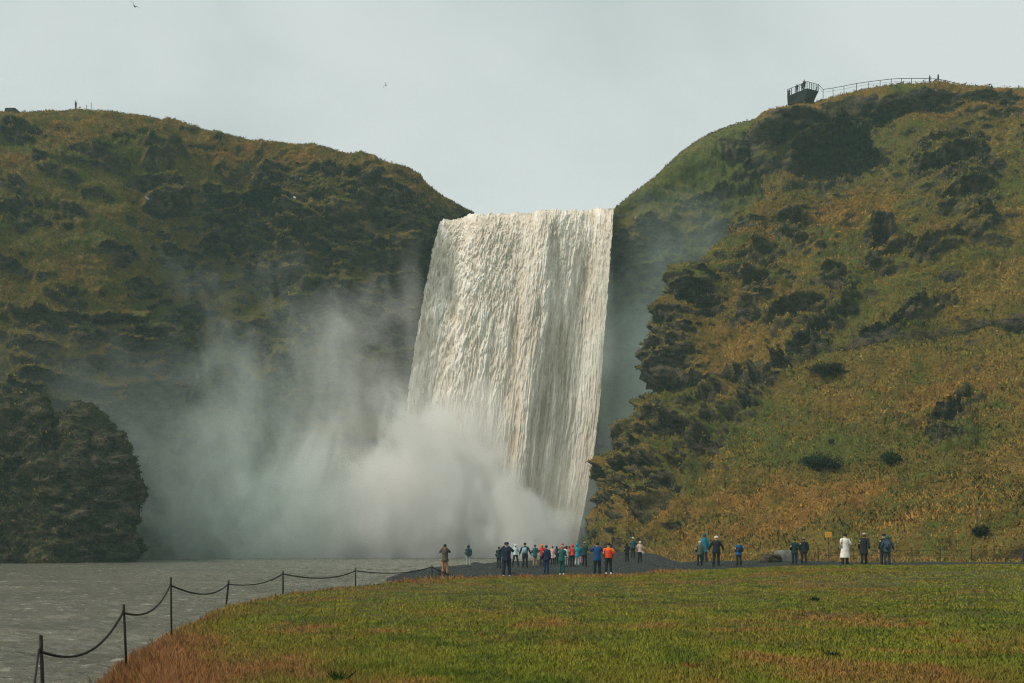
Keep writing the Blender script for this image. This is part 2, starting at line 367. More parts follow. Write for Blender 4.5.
# the wall of the amphitheatre behind the falls and to the right of them
wall_net = [
 [(380,568,219),(440,568,217),(520,568,215),(590,568,213),(630,568,209),(675,568,206),(725,568,203),(790,568,200),(870,568,198)],
 [(380,500,219),(440,500,217),(520,500,215),(590,500,213),(628,500,210),(675,500,207),(725,500,204),(790,500,201),(870,500,199)],
 [(380,400,219),(440,400,217),(520,400,215),(588,400,213),(626,400,210),(675,400,208),(725,400,206),(790,400,203),(870,400,200)],
 [(380,310,219),(440,310,217),(520,310,215),(588,310,213),(624,310,209),(672,302,208),(722,300,207),(785,300,205),(870,300,203)],
 [(380,260,219),(440,260,217),(520,260,214),(588,260,212),(622,256,208.5),(670,250,208),(720,240,209),(782,230,210),(870,230,208)],
 [(380,228,221),(440,228,218),(520,226,215),(592,222,212),(618,222,209),(662,210,211),(712,196,214),(775,175,216),(870,160,214)],
 [(380,222,225),(440,223,224),(520,220.5,222),(596,218,218),(619,205,212),(655,176,217),(700,138.5,222),(764,117,223),(870,112,220)],
 [back(380,222,225,25,-2),back(440,223,224,25,-2),back(520,220.5,222,25,-2),back(596,216,216,25,-1),back(619,206,212,25,1),back(655,177,217,25,0),back(698,139,222,25,-1),back(764,115,223,25,-1),back(870,112,220,25,-1)],
 [back(380,222,225,85,-2),back(440,223,224,85,-2),back(520,220.5,222,85,-2),back(596,216,216,85,-1),back(619,206,212,85,1),back(655,177,217,85,-2),back(698,139,222,85,-4),back(764,115,223,85,-4),back(870,112,220,85,-4)],
]
wall_feats = [(712,205,34,14,1.4,-20),(650,250,40,34,1.2,0),(720,250,30,34,1.2,0),(740,160,22,26,1.2,-20)]
Q = QUAL
hr = hill('hill', right_net, int(760*Q), int(760*Q), right_feats, 11, sky_drop=.95, hi_nz=.84, amp=2.7, crag=-.03, bs=(.36, .05), mini=.08,
 zones=[(900,100,130,12,-.4),(850,250,110,28,-.1),(930,360,130,60,-.25),(850,480,200,60,-.3)],
 golds=[(900,105,150,26,.8),(820,255,120,45,.8),(735,340,60,45,.6),(960,400,120,40,.5),(850,525,230,26,.9),(640,470,60,60,.3)])
h1 = link('hill', hr, M_turf); setp(h1, 'steep rust and green grassy hill with dark rock outcrops on the right', kind='structure')
hl = hill('cliff', left_net, int(900*Q), int(620*Q), left_feats, 37, hi_nz=.62, amp=4.6, crag=-.04, bs=(.10, -.26), patchy=(.10, .34), damp_px=(452, 385), mini=.12,
 zones=[(70,132,170,26,-.5),(310,162,150,22,-.6),(200,300,38,95,-.4),(60,285,90,34,-.3),(355,285,105,80,.30),(265,225,50,32,.4),(80,370,100,44,.35),(30,235,60,14,.3),(155,190,30,25,.3)],
 golds=[(70,130,160,26,.8),(320,165,150,30,1.0),(200,290,38,80,.35),(60,290,90,34,.4),(430,200,40,20,.9)])
h2 = link('hill', hl, M_turf_left); setp(h2, 'broad mossy cliff with a grassy top left of the waterfall', kind='structure')
hw = hill('wall', wall_net, int(520*Q), int(420*Q), wall_feats, 59, hi_nz=.62, amp=2.6, crag=.0, bs=(.06, -.26), patchy=(.12, .36), damp_px=(600, 645), mini=.15)
h3 = link('hill', hw, M_turf_wall); setp(h3, 'dark misty cliff behind and to the right of the waterfall', kind='structure')

def skyline(name, px):
    H = HILLS[name]; m = np.abs(H['px']-px) < 1.6
    idx = np.argmin(np.where(m, H['py'], 1e9)); return Vector(H['P'].reshape(-1, 3)[idx])
def on_hill(name, px, py):
    """nearest-to-camera vertex seen at a picture position"""
    H = HILLS[name]; d = (H['px']-px)**2+(H['py']-py)**2
    m = d < 9; 
    if not m.any(): idx = np.argmin(d)
    else: idx = np.argmin(np.where(m, H['P'][..., 1], 1e9))
    return Vector(H['P'].reshape(-1, 3)[idx]), Vector(H['n'].reshape(-1, 3)[idx])
# ------------------------------------------------------------------ ground, river
bank = np.array([(-60,-30),(-14,2),(-6.2,10.5),(-5.7,12.8),(-6.5,15.6),(-7.7,21),(-9.0,30),(-9.0,37),(-7.6,44),(-6.0,52),(-7.0,58),(-8.5,66),(-7.5,80),(-5.0,90),(0,104),(5,122),(8.5,136),(14,150),(60,170)], float)
def sdist(x, y):
    """signed distance to the bank line, positive on land (to its right)"""
    best = np.full(x.shape, 1e9); sg = np.ones(x.shape)
    for (ax, ay), (bx, by) in zip(bank[:-1], bank[1:]):
        dx, dy = bx-ax, by-ay; t = np.clip(((x-ax)*dx+(y-ay)*dy)/(dx*dx+dy*dy), 0, 1)
        ex, ey = x-(ax+t*dx), y-(ay+t*dy); d = np.hypot(ex, ey)
        s = np.sign(dy*ex-dx*ey); m = d < best-1e-9
        best = np.where(m, d, best); sg = np.where(m, s, sg)
    return best*np.where(sg == 0, 1, sg)
def ground_z(x, y):
    x = np.asarray(x, float); y = np.asarray(y, float); d = sdist(x, y)
    h = .50+.55*ss(2, 20, x)*ss(15, 55, y)+.10*ss(12, 5, y)+.9*ss(70, 95, y)*ss(2, 20, x)+.25*ss(75, 110, y)
    h = h+.10*fbm(x/6, y/6, x*0, 3, 5)+.05*fbm(x/1.5, y/1.5, x*0, 3, 6)*ss(70, 50, y)
    h = h-.16*ss(61, 64, y+.25*np.abs(x-8)*(x < 12))*ss(72, 67, y)               # the path is trodden in behind the grass
    k = ss(-.5, 1.6, d+.5*fbm(x/1.3, y/1.3, x*0, 3, 8)*ss(60, 50, y))
    return -.7+(h+.7)*k
def gravel_mask(x, y):
    """1 on the black gravel, 0 on the grass"""
    # the grass ends along this line (distance for each x)
    edge = np.interp(x, [-12,-6,-4,-1,2,4.5,6.5,8,11,20,60], [50,50,51,56.5,57.5,57.5,58.5,60.5,62,62,62])
    edge = edge+.9*fbm(x/1.2, y/1.2, x*0, 3, 12)
    far = np.interp(x, [-12,8,12,20,60], [400,400,78,72,70])+1.5*fbm(x/3, y/3, x*0, 3, 14)
    return ss(-.3, .4, y-edge)*ss(.3, -.6, y-far)
xs = np.concatenate([np.linspace(-1400,-60,20)[:-1], np.linspace(-60,-16,60)[:-1], np.linspace(-16,36,330)[:-1], np.linspace(36,90,60)[:-1], np.linspace(90,1400,20)])
ys = np.concatenate([np.linspace(-260,-10,12)[:-1], np.linspace(-10,8,30)[:-1], np.linspace(8,75,420)[:-1], np.linspace(75,170,160)[:-1], np.linspace(170,520,14)])
gx, gy = np.meshgrid(xs, ys); gz = ground_z(gx, gy)
gme = npmesh('ground', np.stack([gx, gy, gz], -1).reshape(-1, 3), grid_faces(len(xs), len(ys)))
gm = gravel_mask(gx, gy); gd = sdist(gx, gy)
attr(gme, 'gravel', np.maximum(gm, ss(.9, -.1, gd+.6*fbm(gx/1.1, gy/1.1, gx*0, 3, 15))))
attr(gme, 'bank', gd)
m, n = mat('ground')
pos = n.n('ShaderNodeNewGeometry').outputs['Position']
gr = n.attr('gravel').outputs['Fac']
a = n.noise(pos, .5, 5, .6); b = n.noise(pos, 6, 5, .7); c3 = n.noise(pos, 22, 4, .7)
soil = n.mix(n.ramp(a, .35, .65), (.10, .10, .022), (.14, .085, .03)); soil = n.mix(n.ramp(b, .3, .7), n.mix(.5, soil, (.02, .018, .008)), soil)
stone = n.mix(n.ramp(c3, .35, .7), (.012, .015, .015), (.042, .048, .046)); stone = n.mix(n.math('MULTIPLY', n.ramp(b, .58, .7), .6), stone, (.09, .09, .085))
col = n.mix(n.ramp(gr, .35, .65), soil, stone)
bm_ = n.n('ShaderNodeBump', {'Strength': .8, 'Distance': .06, 'Height': n.math('ADD', b, c3)}).outputs[0]
n.out(n.n('ShaderNodeBsdfPrincipled', {'Base Color': col, 'Roughness': .85, 'Normal': bm_, 'Specular IOR Level': .2}).outputs[0])
setp(link('ground', gme, m), kind='structure')

# river: a rippled sheet, fine where the camera looks, wide enough to run under the cliffs
xs = np.concatenate([np.linspace(-600,-150,12)[:-1], np.linspace(-150,-40,90)[:-1], np.linspace(-40,4,430)[:-1], np.linspace(4,40,30)])
ys = np.concatenate([np.linspace(-80,8,10)[:-1], 8*np.exp(np.linspace(0, math.log(230/8), 760))])
wx_, wy_ = np.meshgrid(xs, ys)
def wave(x, y):
    u = x*.9+y*.25; v = y
    z = fbm(u/2.6, v/1.1, x*0, 3, 71)*.20+fbm(u/.8, v/.38, x*0, 3, 73)*.13+np.abs(fbm(u/5, v/2.2, x*0, 3, 75))*.16
    return z*np.clip(1.0+0*y, 0, 1)
wz = wave(wx_, wy_)*ss(2, 9, wy_)*ss(-150, -120, wx_)
wme = npmesh('water', np.stack([wx_, wy_, wz], -1).reshape(-1, 3), grid_faces(len(xs), len(ys)))
m, n = mat('river_water')
pos = n.n('ShaderNodeNewGeometry').outputs['Position']
st = n.scalev(pos, (.8, 2.0, 1.0))
a = n.noise(st, 1.1, 6, .68, .5); b = n.noise(st, 3.5, 5, .7, .3); big = n.noise(n.scalev(pos, (.5, 1.3, 1)), .12, 4, .6)
foam = n.ramp(n.math('ADD', n.math('MULTIPLY', a, .55), n.math('MULTIPLY', b, .45)), .565, .66)
col = n.mix(n.ramp(big, .35, .65), (.115, .112, .082), (.175, .165, .122))
col = n.mix(n.ramp(b, .3, .6), n.mix(.5, col, (.02, .025, .02)), col)
col = n.mix(n.math('MULTIPLY', foam, .75), col, (.42, .42, .36))
bb = n.n('ShaderNodeBump', {'Strength': .9, 'Distance': .40, 'Height': n.math('ADD', n.math('MULTIPLY', a, .7), n.math('MULTIPLY', b, .3))}).outputs[0]
n.out(n.n('ShaderNodeBsdfPrincipled', {'Base Color': col, 'Roughness': n.math('ADD', .22, n.math('MULTIPLY', foam, .5)), 'Normal': bb, 'IOR': 1.33, 'Specular IOR Level': .5}).outputs[0])
setp(link('water', wme, m), 'grey brown rippled river in front of the falls', kind='structure')

# ------------------------------------------------------------------ waterfall
NU, NVV = int(620*QUAL), int(1150*QUAL)
ctl_rows = [ # row, left column, right column, distance
 (224,436,618,232),(221.5,438,615,216),(214,446.5,612.5,208),(213,440.5,613.5,205.2),(222,438,613,203.2),(250,432.5,611,201.4),(300,422.5,607.5,200),(350,414,603.5,199.2),(400,407,600,198.6),(450,404,594,198.2),(500,404,586,198),(545,404,577,198),(562,404,574,198)]
P = []
for r, a0, b0, D in ctl_rows:
    row = []
    for k in range(9):
        t = k/8; px = a0+(b0-a0)*t
        rr = r
        if r <= 224: rr = r+np.interp(t, [0,.1,.2,.45,.6,.8,1], [9.5,6,2.5,.5,-1.5,-2,-4])*(1 if r < 222 else .8)
        row.append(W(px, rr, D+1.0*math.sin(t*8+.5)+.8*math.sin(t*17)-2.0*t*(1-t)))
    P.append(row)
P = np.array(P)
tv = arclen_params(P, NVV, np.ones(9)); tu = np.linspace(0, 8, NU)
S = cr(P, tv); S = np.swapaxes(cr(np.swapaxes(S, 0, 1), tu), 0, 1)
X, Y, Z = S[..., 0].copy(), S[..., 1].copy(), S[..., 2].copy()
du = np.gradient(S, axis=1); dv = np.gradient(S, axis=0); nn = np.cross(dv, du); nn /= np.linalg.norm(nn, axis=-1, keepdims=True); nn *= np.sign(-nn[..., 1:2]+1e-6)
fall = np.clip((66-Z)/62, 0, 1)
U = tu[None, :]/8*35+0*Z
# stretched coordinate: water speeds up, so its texture is drawn out further down
L1 = 12*np.sqrt(np.clip(66-Z, .2, None))
wob = fbm(U/3.2, L1/9, Z*0, 3, 90)
st1 = fbm(U/3.0+wob*.5, L1/16, Z*0, 3, 91)
lf = ss(23, 8, U)                                                     # the left half breaks into clumps, the right half into long streaks
# falling tongues: each pointing down, their phase bent by noise so that none repeats
def tongues(sx, sy, seed):
    rdg = np.abs(fbm(U/sx, L1/(sy*3.2), Z*0, 2, seed+1))
    q = L1/sy+rdg*2.6*(-1)+2.4*fbm(U/(sx*1.7), L1/(sy*2.2), Z*0, 4, seed+3); fr = q-np.floor(q)
    return ss(0, .8, fr)*ss(1.0, .86, fr)
T1 = tongues(1.7, 7.5, 5); T2 = tongues(.85, 4.0, 9); T3 = T2*0
fine = fbm(U/.55, L1/2.2, Z*0, 5, 95, gain=.62)
fine2 = fbm(U/.22, L1/.9, Z*0, 3, 97)
stre = fbm(U/1.15+wob*.6, L1/17, Z*0, 4, 99)+.5*fbm(U/.24+wob*.8, L1/7, Z*0, 3, 111)
tur = T1*(.16+.42*lf)+T2*.42*(.4+.6*lf)+.25
cloud = fbm(U/1.5, L1/5, Z*0, 5, 131, gain=.6)
disp = st1*1.05+tur*.62*ss(.0, .12, fall)+cloud*1.0*lf+fine*(.32+.16*lf)+fine2*.12+stre*.8*(1-.4*lf)
S2 = S+nn*(disp*.60*ss(0, 3.2, tv)[:, None])[..., None]
S2[..., 2] += (fbm(U/.5, L1/1.5, Z*0, 4, 98)*.8)*ss(3.6, 2.2, tv)[:, None]
ragged = fbm(U*0+3, L1/2.0, Z*0, 4, 101)*.35+fbm(U*0, L1/.6, Z*0, 3, 102)*.25
eL = ss(1.6, 0, U)*ss(0, .1, fall); eR = ss(33.6, 35, U)*ss(0, .1, fall)
S2[..., 0] += ragged*(eL+.6*eR)
fme = npmesh('waterfall', S2.reshape(-1, 3), grid_faces(NU, NVV))
body = .50+.42*st1+.26*(tur-.35)+.45*cloud*(.4+.6*lf)+.30*fine*(.5+.5*lf)+.12*fine2+.50*stre*(1-.5*lf)+.30*fbm(U/5+3, L1/30, Z*0, 3, 120)
attr(fme, 'froth', np.clip(body, 0, 1))
m, n = mat('falling_water')
pos = n.n('ShaderNodeNewGeometry').outputs['Position']
fr = n.attr('froth').outputs['Fac']
g1 = n.noise(n.scalev(pos, (1, 1, .45)), 2.6, 4, .7)
ff = n.math('ADD', fr, n.math('MULTIPLY', n.math('SUBTRACT', g1, .5), .8))
col = n.mix(n.ramp(ff, .12, .50), (.47, .40, .31), (.72, .635, .52))
col = n.mix(n.ramp(ff, .50, .86), col, (.92, .86, .77))
bb = n.n('ShaderNodeBump', {'Strength': .4, 'Distance': .25, 'Height': ff}).outputs[0]
n.out(n.n('ShaderNodeBsdfPrincipled', {'Base Color': col, 'Roughness': .65, 'Normal': bb, 'Specular IOR Level': .25, 'Subsurface Weight': 0.0}).outputs[0])
setp(link('waterfall', fme, m), 'wide muddy white waterfall plunging between the two grassy cliffs', 'waterfall')

r_ = np.random.default_rng(77); k = 9000; sx_ = r_.uniform(-9, 24, k); sy_ = r_.uniform(52, 104, k); kp = (gravel_mask(sx_, sy_) > .5) & (sdist(sx_, sy_) > .3); sx_, sy_ = sx_[kp], sy_[kp]; k = len(sx_)
oc = np.array([(1,0,0),(0,1,0),(-1,0,0),(0,-1,0),(0,0,1),(0,0,-1)], float); of = np.array([(0,1,4),(1,2,4),(2,3,4),(3,0,4),(1,0,5),(2,1,5),(3,2,5),(0,3,5)])
sz = (.03+.10*r_.random(k)**4)[:, None, None]; a_ = r_.uniform(0, 6.28, k); ca, sa = np.cos(a_), np.sin(a_)
v = oc[None]*np.array([1, .8, .55])*sz*(.7+.6*r_.random((k, 6, 1))); v = np.stack([v[..., 0]*ca[:, None]-v[..., 1]*sa[:, None], v[..., 0]*sa[:, None]+v[..., 1]*ca[:, None], v[..., 2]], -1)
v += np.stack([sx_, sy_, ground_z(sx_, sy_)+.01], -1)[:, None]
pm = npmesh('gravel', v.reshape(-1, 3), (of[None]+6*np.arange(k)[:, None, None]).reshape(-1, 3))
setp(link('gravel', pm, flatmat('gravel_stone', (.055,.058,.056), .85, .6, .9), smooth=False), 'dark loose stones on the gravel bank', kind='stuff')
HAZE = .00042
# ------------------------------------------------------------------ spray and air
def plume_mat():
    m, n = mat('spray')
    pos = n.n('ShaderNodeNewGeometry').outputs['Position']
    # wind-drawn noise
    wsp = n.noise(n.scalev(pos, (1, .8, .75)), .055, 6, .62, .9)
    wsp2 = n.noise(n.scalev(pos, (1.3, .8, .8)), .16, 4, .6, .6)
    nz = n.math('ADD', n.math('MULTIPLY', wsp, .65), n.math('MULTIPLY', wsp2, .35))
    tot = None
    for cx_, cy_, cz_, rx_, ry_, rz_, dens, lo, hi in PLUMES:
        v = n.n('ShaderNodeVectorMath', {0: pos, 1: (cx_, cy_, cz_)}, operation='SUBTRACT').outputs[0]
        v = n.n('ShaderNodeVectorMath', {0: v, 1: (1/rx_, 1/ry_, 1/rz_)}, operation='MULTIPLY').outputs[0]
        d = n.n('ShaderNodeVectorMath', {0: v}, operation='LENGTH').outputs['Value']
        body = n.math('ADD', n.math('SUBTRACT', 1.0, d), n.math('MULTIPLY', n.math('SUBTRACT', nz, .5), lo))
        f = n.math('MULTIPLY', n.ramp(body, 0.0, hi), dens)
        tot = f if tot is None else n.math('ADD', tot, f)
    vol = n.n('ShaderNodeVolumePrincipled', {'Color': n.mix(n.ramp(n.n('ShaderNodeSeparateXYZ', {0: pos}).outputs[0], 8, 24), n.mix(n.ramp(n.n('ShaderNodeSeparateXYZ', {0: pos}).outputs[0], -42, -22), (.90, .985, .945), (.999, .995, .975)), (.80, .96, .92)), 'Density': tot, 'Anisotropy': .0})  # shaded look of the right-hand veil is put into its teal colour
    n.out(vol=vol.outputs[0]); return m
def pw(px, py, D): return tuple(W(px, py, D))
PLUMES = [ # centre, radii, density, raggedness, edge softness
 (*pw(432,505,186), 17, 10, 17, .55, 2.6, .3),
 (*pw(468,440,188), 10, 7, 13, .20, 2.2, .7),
 (*pw(500,540,188), 13, 9, 11, .5, 1.8, .35),
 (*pw(385,440,190), 13, 7, 14, .09, 2.4, .8),
 (*pw(350,525,184), 24, 12, 15, .14, 3.0, .6),
 (*pw(262,515,176), 26, 14, 26, .05, 3.2, .8),
 (*pw(300,420,186), 28, 10, 28, .036, 4.2, .8),
 (*pw(190,490,172), 20, 14, 24, .036, 3.0, .9),
 (*pw(40,415,158), 28, 7, 15, .045, 1.8, 1.0),
 (*pw(645,430,200), 15, 9, 38, .085, 1.2, 1.1),
 (*pw(690,290,205), 18, 8, 26, .050, 1.2, 1.0),
 (*pw(575,520,196), 9, 5, 16, .10, 1.6, .8),
 (*pw(604,340,199), 2.6, 4, 30, .10, 1.6, 1.0),
 (*pw(412,330,200), 2.8, 4, 24, .09, 2.2, 1.0),
]
mb = MB()
mb.box((-28, 182, 34), (78, 32, 34.2))
sp = mb.build('mist', plume_mat()); setp(sp, 'pale spray billowing up from the foot of the falls', kind='stuff')
sp.data.materials[0].cycles.volume_step_rate = 1.1
hz = MB(); hz.box((0, 130, 58), (1450, 420, 61))
hm, n = mat('air'); n.out(vol=n.n('ShaderNodeVolumePrincipled', {'Color': (.62, .95, .90, 1), 'Density': HAZE, 'Anisotropy': .0}).outputs[0])
ho = hz.build('haze', hm); setp(ho, kind='stuff')
# ------------------------------------------------------------------ grass
def blade_mat(name, rough=.8):
    m, n = mat(name)
    c = n.attr('tint').outputs['Color']; nv = n.attr('turf_normal').outputs['Vector']
    s1 = n.n('ShaderNodeBsdfDiffuse', {'Color': c, 'Roughness': .5, 'Normal': nv})
    s2 = n.n('ShaderNodeBsdfTranslucent', {'Color': c})
    n.out(n.n('ShaderNodeMixShader', {0: .12, 1: s1.outputs[0], 2: s2.outputs[0]}).outputs[0]); return m
M_blade = blade_mat('grass_blade')
def blades(name, base, up, height, width, tint, mat_, lean=.5, rg=rng, sn=None):
    """one tapered blade per base point"""
    k = len(base); a = rg.uniform(0, 2*np.pi, k)
    side = np.stack([np.cos(a), np.sin(a), 0*a], -1); side -= up*(side*up).sum(-1, keepdims=True); side /= np.linalg.norm(side, axis=-1, keepdims=True)
    b2 = rg.normal(size=(k, 3))*lean; b2[:, 2] *= .2
    tip = base+(up+b2*.8)*height[:, None]
    V = np.stack([base-side*width[:, None]*.5, base+side*width[:, None]*.5, tip], 1).reshape(-1, 3)
    me = npmesh(name, V, np.arange(3*k).reshape(-1, 3))
    col = np.concatenate([tint, np.ones((k, 1))], 1); attr(me, 'tint', np.repeat(col, 3, axis=0), 'FLOAT_COLOR')
    nv = (up if sn is None else sn)+rg.normal(size=(k, 3))*.32; nv /= np.linalg.norm(nv, axis=-1, keepdims=True)
    a_ = me.attributes.new('turf_normal', 'FLOAT_VECTOR', 'POINT'); a_.data.foreach_set('vector', np.repeat(nv, 3, axis=0).astype(np.float32).ravel())
    return link(name, me, mat_, smooth=False)
def lerp(a, b, t): return a+(np.asarray(b)-a)*t[:, None]
def field(k, pyr=(558, 712), pxr=(-160, 1190)):
    py = rng.uniform(*pyr, k); px = rng.uniform(*pxr, k)
    D = 1.52*F/(py-HY)
    for _ in range(3):
        X = (px-CX)/F*D; D = (CZ-ground_z(X, D))*F/(py-HY)
        D = np.clip(D, 5, 64)
    X = (px-CX)/F*D; return X, D
X, D = field(int(820000*QUAL))
X2, D2 = rng.uniform(-8, 34, 90000), rng.uniform(48, 64, 90000)
X4, D4 = rng.uniform(5, 46, 90000), rng.uniform(7, 62, 90000); X3, D3 = rng.uniform(4, 60, 70000), rng.uniform(66, 108, 70000); X2 = np.concatenate([X2, X3, X4]); D2 = np.concatenate([D2, D3, D4])
X = np.concatenate([X, X2]); D = np.concatenate([D, D2])
sd_ = sdist(X, D); gmk = gravel_mask(X, D)
keep = (sd_ > .25+.5*rng.random(len(X))) & (gmk < .35) & (D < 110)
X, D, sd_ = X[keep], D[keep], sd_[keep]
base = np.stack([X, D, ground_z(X, D)-.01], -1)
kk = len(X); r1 = rng.random(kk)
z0 = np.zeros(kk)
big = fbm(X/4.5, D/6, z0, 4, 201); mid = fbm(X/1.1, D/1.6, z0, 4, 203); sm = fbm(X/.28, D/.4, z0, 3, 205)
edge = np.interp(X, [-12,-6,-4,-1,2,4.5,6.5,8,11,20,60], [50,50,51,56.5,57.5,57.5,58.5,60.5,62,62,62])-D
near_edge = ss(4.5, .2, edge)*ss(14, 6, X)
bankz = ss(2.6, .3, sd_+.8*mid)*ss(60, 50, D)
corner = ss(5.0, 1.2, sd_+2.0*big)*ss(24, 13, D)
farz = ss(66, 69, D)
rust = np.clip(farz*(.7+.8*mid)+bankz*.95+corner*.8+near_edge*.85+.8*ss(.08, .36, big+.45*mid+.10*ss(30, 12, D))*ss(22, 8, X-D*.12)+.25*ss(.2, .5, mid), 0, 1)
tint = np.tile(np.array([.195, .215, .030]), (kk, 1))
tint = lerp(tint, [.27, .25, .035], ss(-.1, .4, mid+.3*big))
tint = lerp(tint, [.075, .13, .020], ss(.05, .45, -mid+.5*fbm(X/2.3, D/2.3, z0, 3, 209))*.7)
pat = ss(.0, .35, fbm(X/2.2+9, D/3.4, z0, 4, 221)); tint = lerp(tint, [.24, .165, .045], pat*.45)
tint = lerp(tint, [.065, .12, .022], ss(.12, .4, fbm(X/1.6+4, D/2.0, z0, 4, 223))*.65)
rc_ = lerp(np.tile(np.array([.32, .155, .060]), (kk, 1)), [.35, .135, .080], np.clip(bankz+near_edge*.6+corner*.6, 0, 1)*.8)
tint = tint+(rc_-tint)*(rust*(.55+.45*rng.random(kk)))[:, None]
tint *= 1.45*(.78+.44*rng.random(kk)+.22*sm)[:, None]
fl = rng.random(kk) < .0015; tint[fl] = [.55, .26, .05]
dk = (ss(.32, .5, fbm(X/.7, D/.9, z0, 3, 213)) > .3); tint[dk] *= .72
hgt = (.022+.038*rng.random(kk)+.03*np.clip(sm+mid, 0, 1))+bankz*(.03+.15*rng.random(kk)**2)+farz*(.05+.25*rng.random(kk)**2)+near_edge*(.04+.30*rng.random(kk)**2*ss(-.1, .4, mid))
up = np.tile(np.array([0., 0., 1.]), (kk, 1))
wd = np.clip(D*.0008, .006, .06)*rng.uniform(.7, 1.7, kk)
g = blades('grass', base, up, hgt, wd, np.clip(tint, 0, 1), M_blade, .55)
setp(g, 'short green meadow grass turning rusty along the river bank', kind='stuff')
# heath and tussocks on the slopes
def slope_tufts(hname, k, name, label, pal, seed, h=(.10, .30), flower=.003, rockok=.13):
    H = HILLS[hname]; P_ = H['P'].reshape(-1, 3); n_ = H['n'].reshape(-1, 3); rk = H['rock'].ravel(); gd_ = H['gold'].ravel() if 'gold' in H else rk*0; px = H['px'].ravel()
    r = np.random.default_rng(seed)
    wgt = np.where((px > -60) & (px < 1090) & (P_[:, 2] > .2) & (P_[:, 1] < 236), np.clip(1-rk*1.8, rockok, 1), 0)/np.maximum(P_[:, 1], 60)**1.2
    idx = r.choice(len(P_), k, p=wgt/wgt.sum())
    b = P_[idx]+r.normal(size=(k, 3))*.14; nn_ = n_[idx]; nn_ = nn_*np.sign(nn_[:, 1:2]*-1+nn_[:, 2:3]*2+1e-6)
    x, y, z = b.T
    f1 = fbm(x/14, y/14, z/14, 4, seed); f2 = fbm(x/3, y/3, z/3, 4, seed+3); f3 = fbm(x/.9, y/.9, z/.9, 2, seed+5)
    t = lerp(np.tile(np.array(pal[0]), (k, 1)), pal[1], ss(-.25, .3, f2)); t = lerp(t, pal[2], ss(.0, .35, f1)*.75); t = lerp(t, pal[3], ss(.1, .4, f2*.5-f1*.6+.2*f3)*.8)
    t = lerp(t, [.20,.105,.026], gd_[idx]*ss(-.3, .25, f2)*.85)
    t = lerp(t, [.040,.046,.016], np.clip(rk[idx]*1.3, 0, 1)*.8)
    t *= 2.65*(.66+.62*r.random(k)**1.3+.4*f3)[:, None]
    fl = r.random(k) < flower; t[fl] = np.array([.5, .30, .07])*(.5+r.random((fl.sum(), 1)))
    u_ = nn_*.45+np.array([0, 0, .75]); u_ /= np.linalg.norm(u_, axis=-1, keepdims=True)
    hh = r.uniform(*h, k)*(.7+.6*ss(-.2, .3, f3)); o = blades(name, b-u_*.06, u_, hh, y*.0011*r.uniform(.7, 1.9, k), np.clip(t, .004, 1), M_blade, .5, r, nn_)
    setp(o, label, kind='stuff'); return o
slope_tufts('hill', int(420000*QUAL), 'grass', 'rusty heath and tussock grass covering the right-hand slope', [(.062,.060,.014),(.110,.082,.020),(.165,.100,.024),(.052,.080,.015)], 301)
slope_tufts('cliff', int(380000*QUAL), 'grass', 'olive heath and moss covering the cliff left of the falls', [(.060,.058,.015),(.105,.082,.021),(.140,.094,.025),(.048,.072,.015)], 311, (.12, .32), .003, .16)
slope_tufts('wall', int(90000*QUAL), 'grass', 'green turf on the rim right of the waterfall', [(.045,.045,.012),(.085,.070,.018),(.110,.080,.022),(.045,.065,.014)], 321, (.12, .32), .003, .16)

# a few broad-leaved weeds standing out of the meadow
def weed(px, D, size, col, label, seed):
    r = np.random.default_rng(seed); x = (px-CX)/F*D; z = float(ground_z(np.array([x]), np.array([D]))[0]); k = 70
    b = r.normal(size=(k, 3))*np.array([size*.35, size*.35, 0]); b[:, 2] = r.random(k)*size*.25
    u = b*np.array([1.6, 1.6, 0])/size+np.array([0, 0, 1.]); u /= np.linalg.norm(u, axis=-1, keepdims=True)
    o = blades('plant', b, u, size*(.35+.5*r.random(k)), np.full(k, size*.13), np.array(col)[None]*(.5+r.random((k, 1))), M_blade, .5, r)
    o.location = (x, D, z); setp(o, label, 'plant')
weed(338, 13.2, .17, (.045,.10,.025), 'dark green weed near the bottom edge of the meadow, left of its middle', 1)
weed(352, 12.9, .08, (.50,.22,.04), 'small orange brown weed right of the dark green one at the bottom edge', 2)
weed(372, 12.6, .06, (.50,.20,.04), 'tiny orange seed head at the bottom edge of the meadow', 3)
weed(832, 16.0, .14, (.04,.10,.035), 'dark green weed in the lower right of the meadow', 4)
weed(955, 18.5, .10, (.50,.24,.05), 'orange brown dock plant in the right part of the meadow', 5)
weed(815, 31, .20, (.05,.07,.02), 'dark weed in the middle distance of the meadow below the white poncho', 6)
weed(925, 22, .12, (.48,.20,.06), 'reddish weed left of the orange brown dock plant', 7)
weed(690, 14.5, .10, (.32,.13,.05), 'rust coloured weed low in the centre right of the meadow', 8)
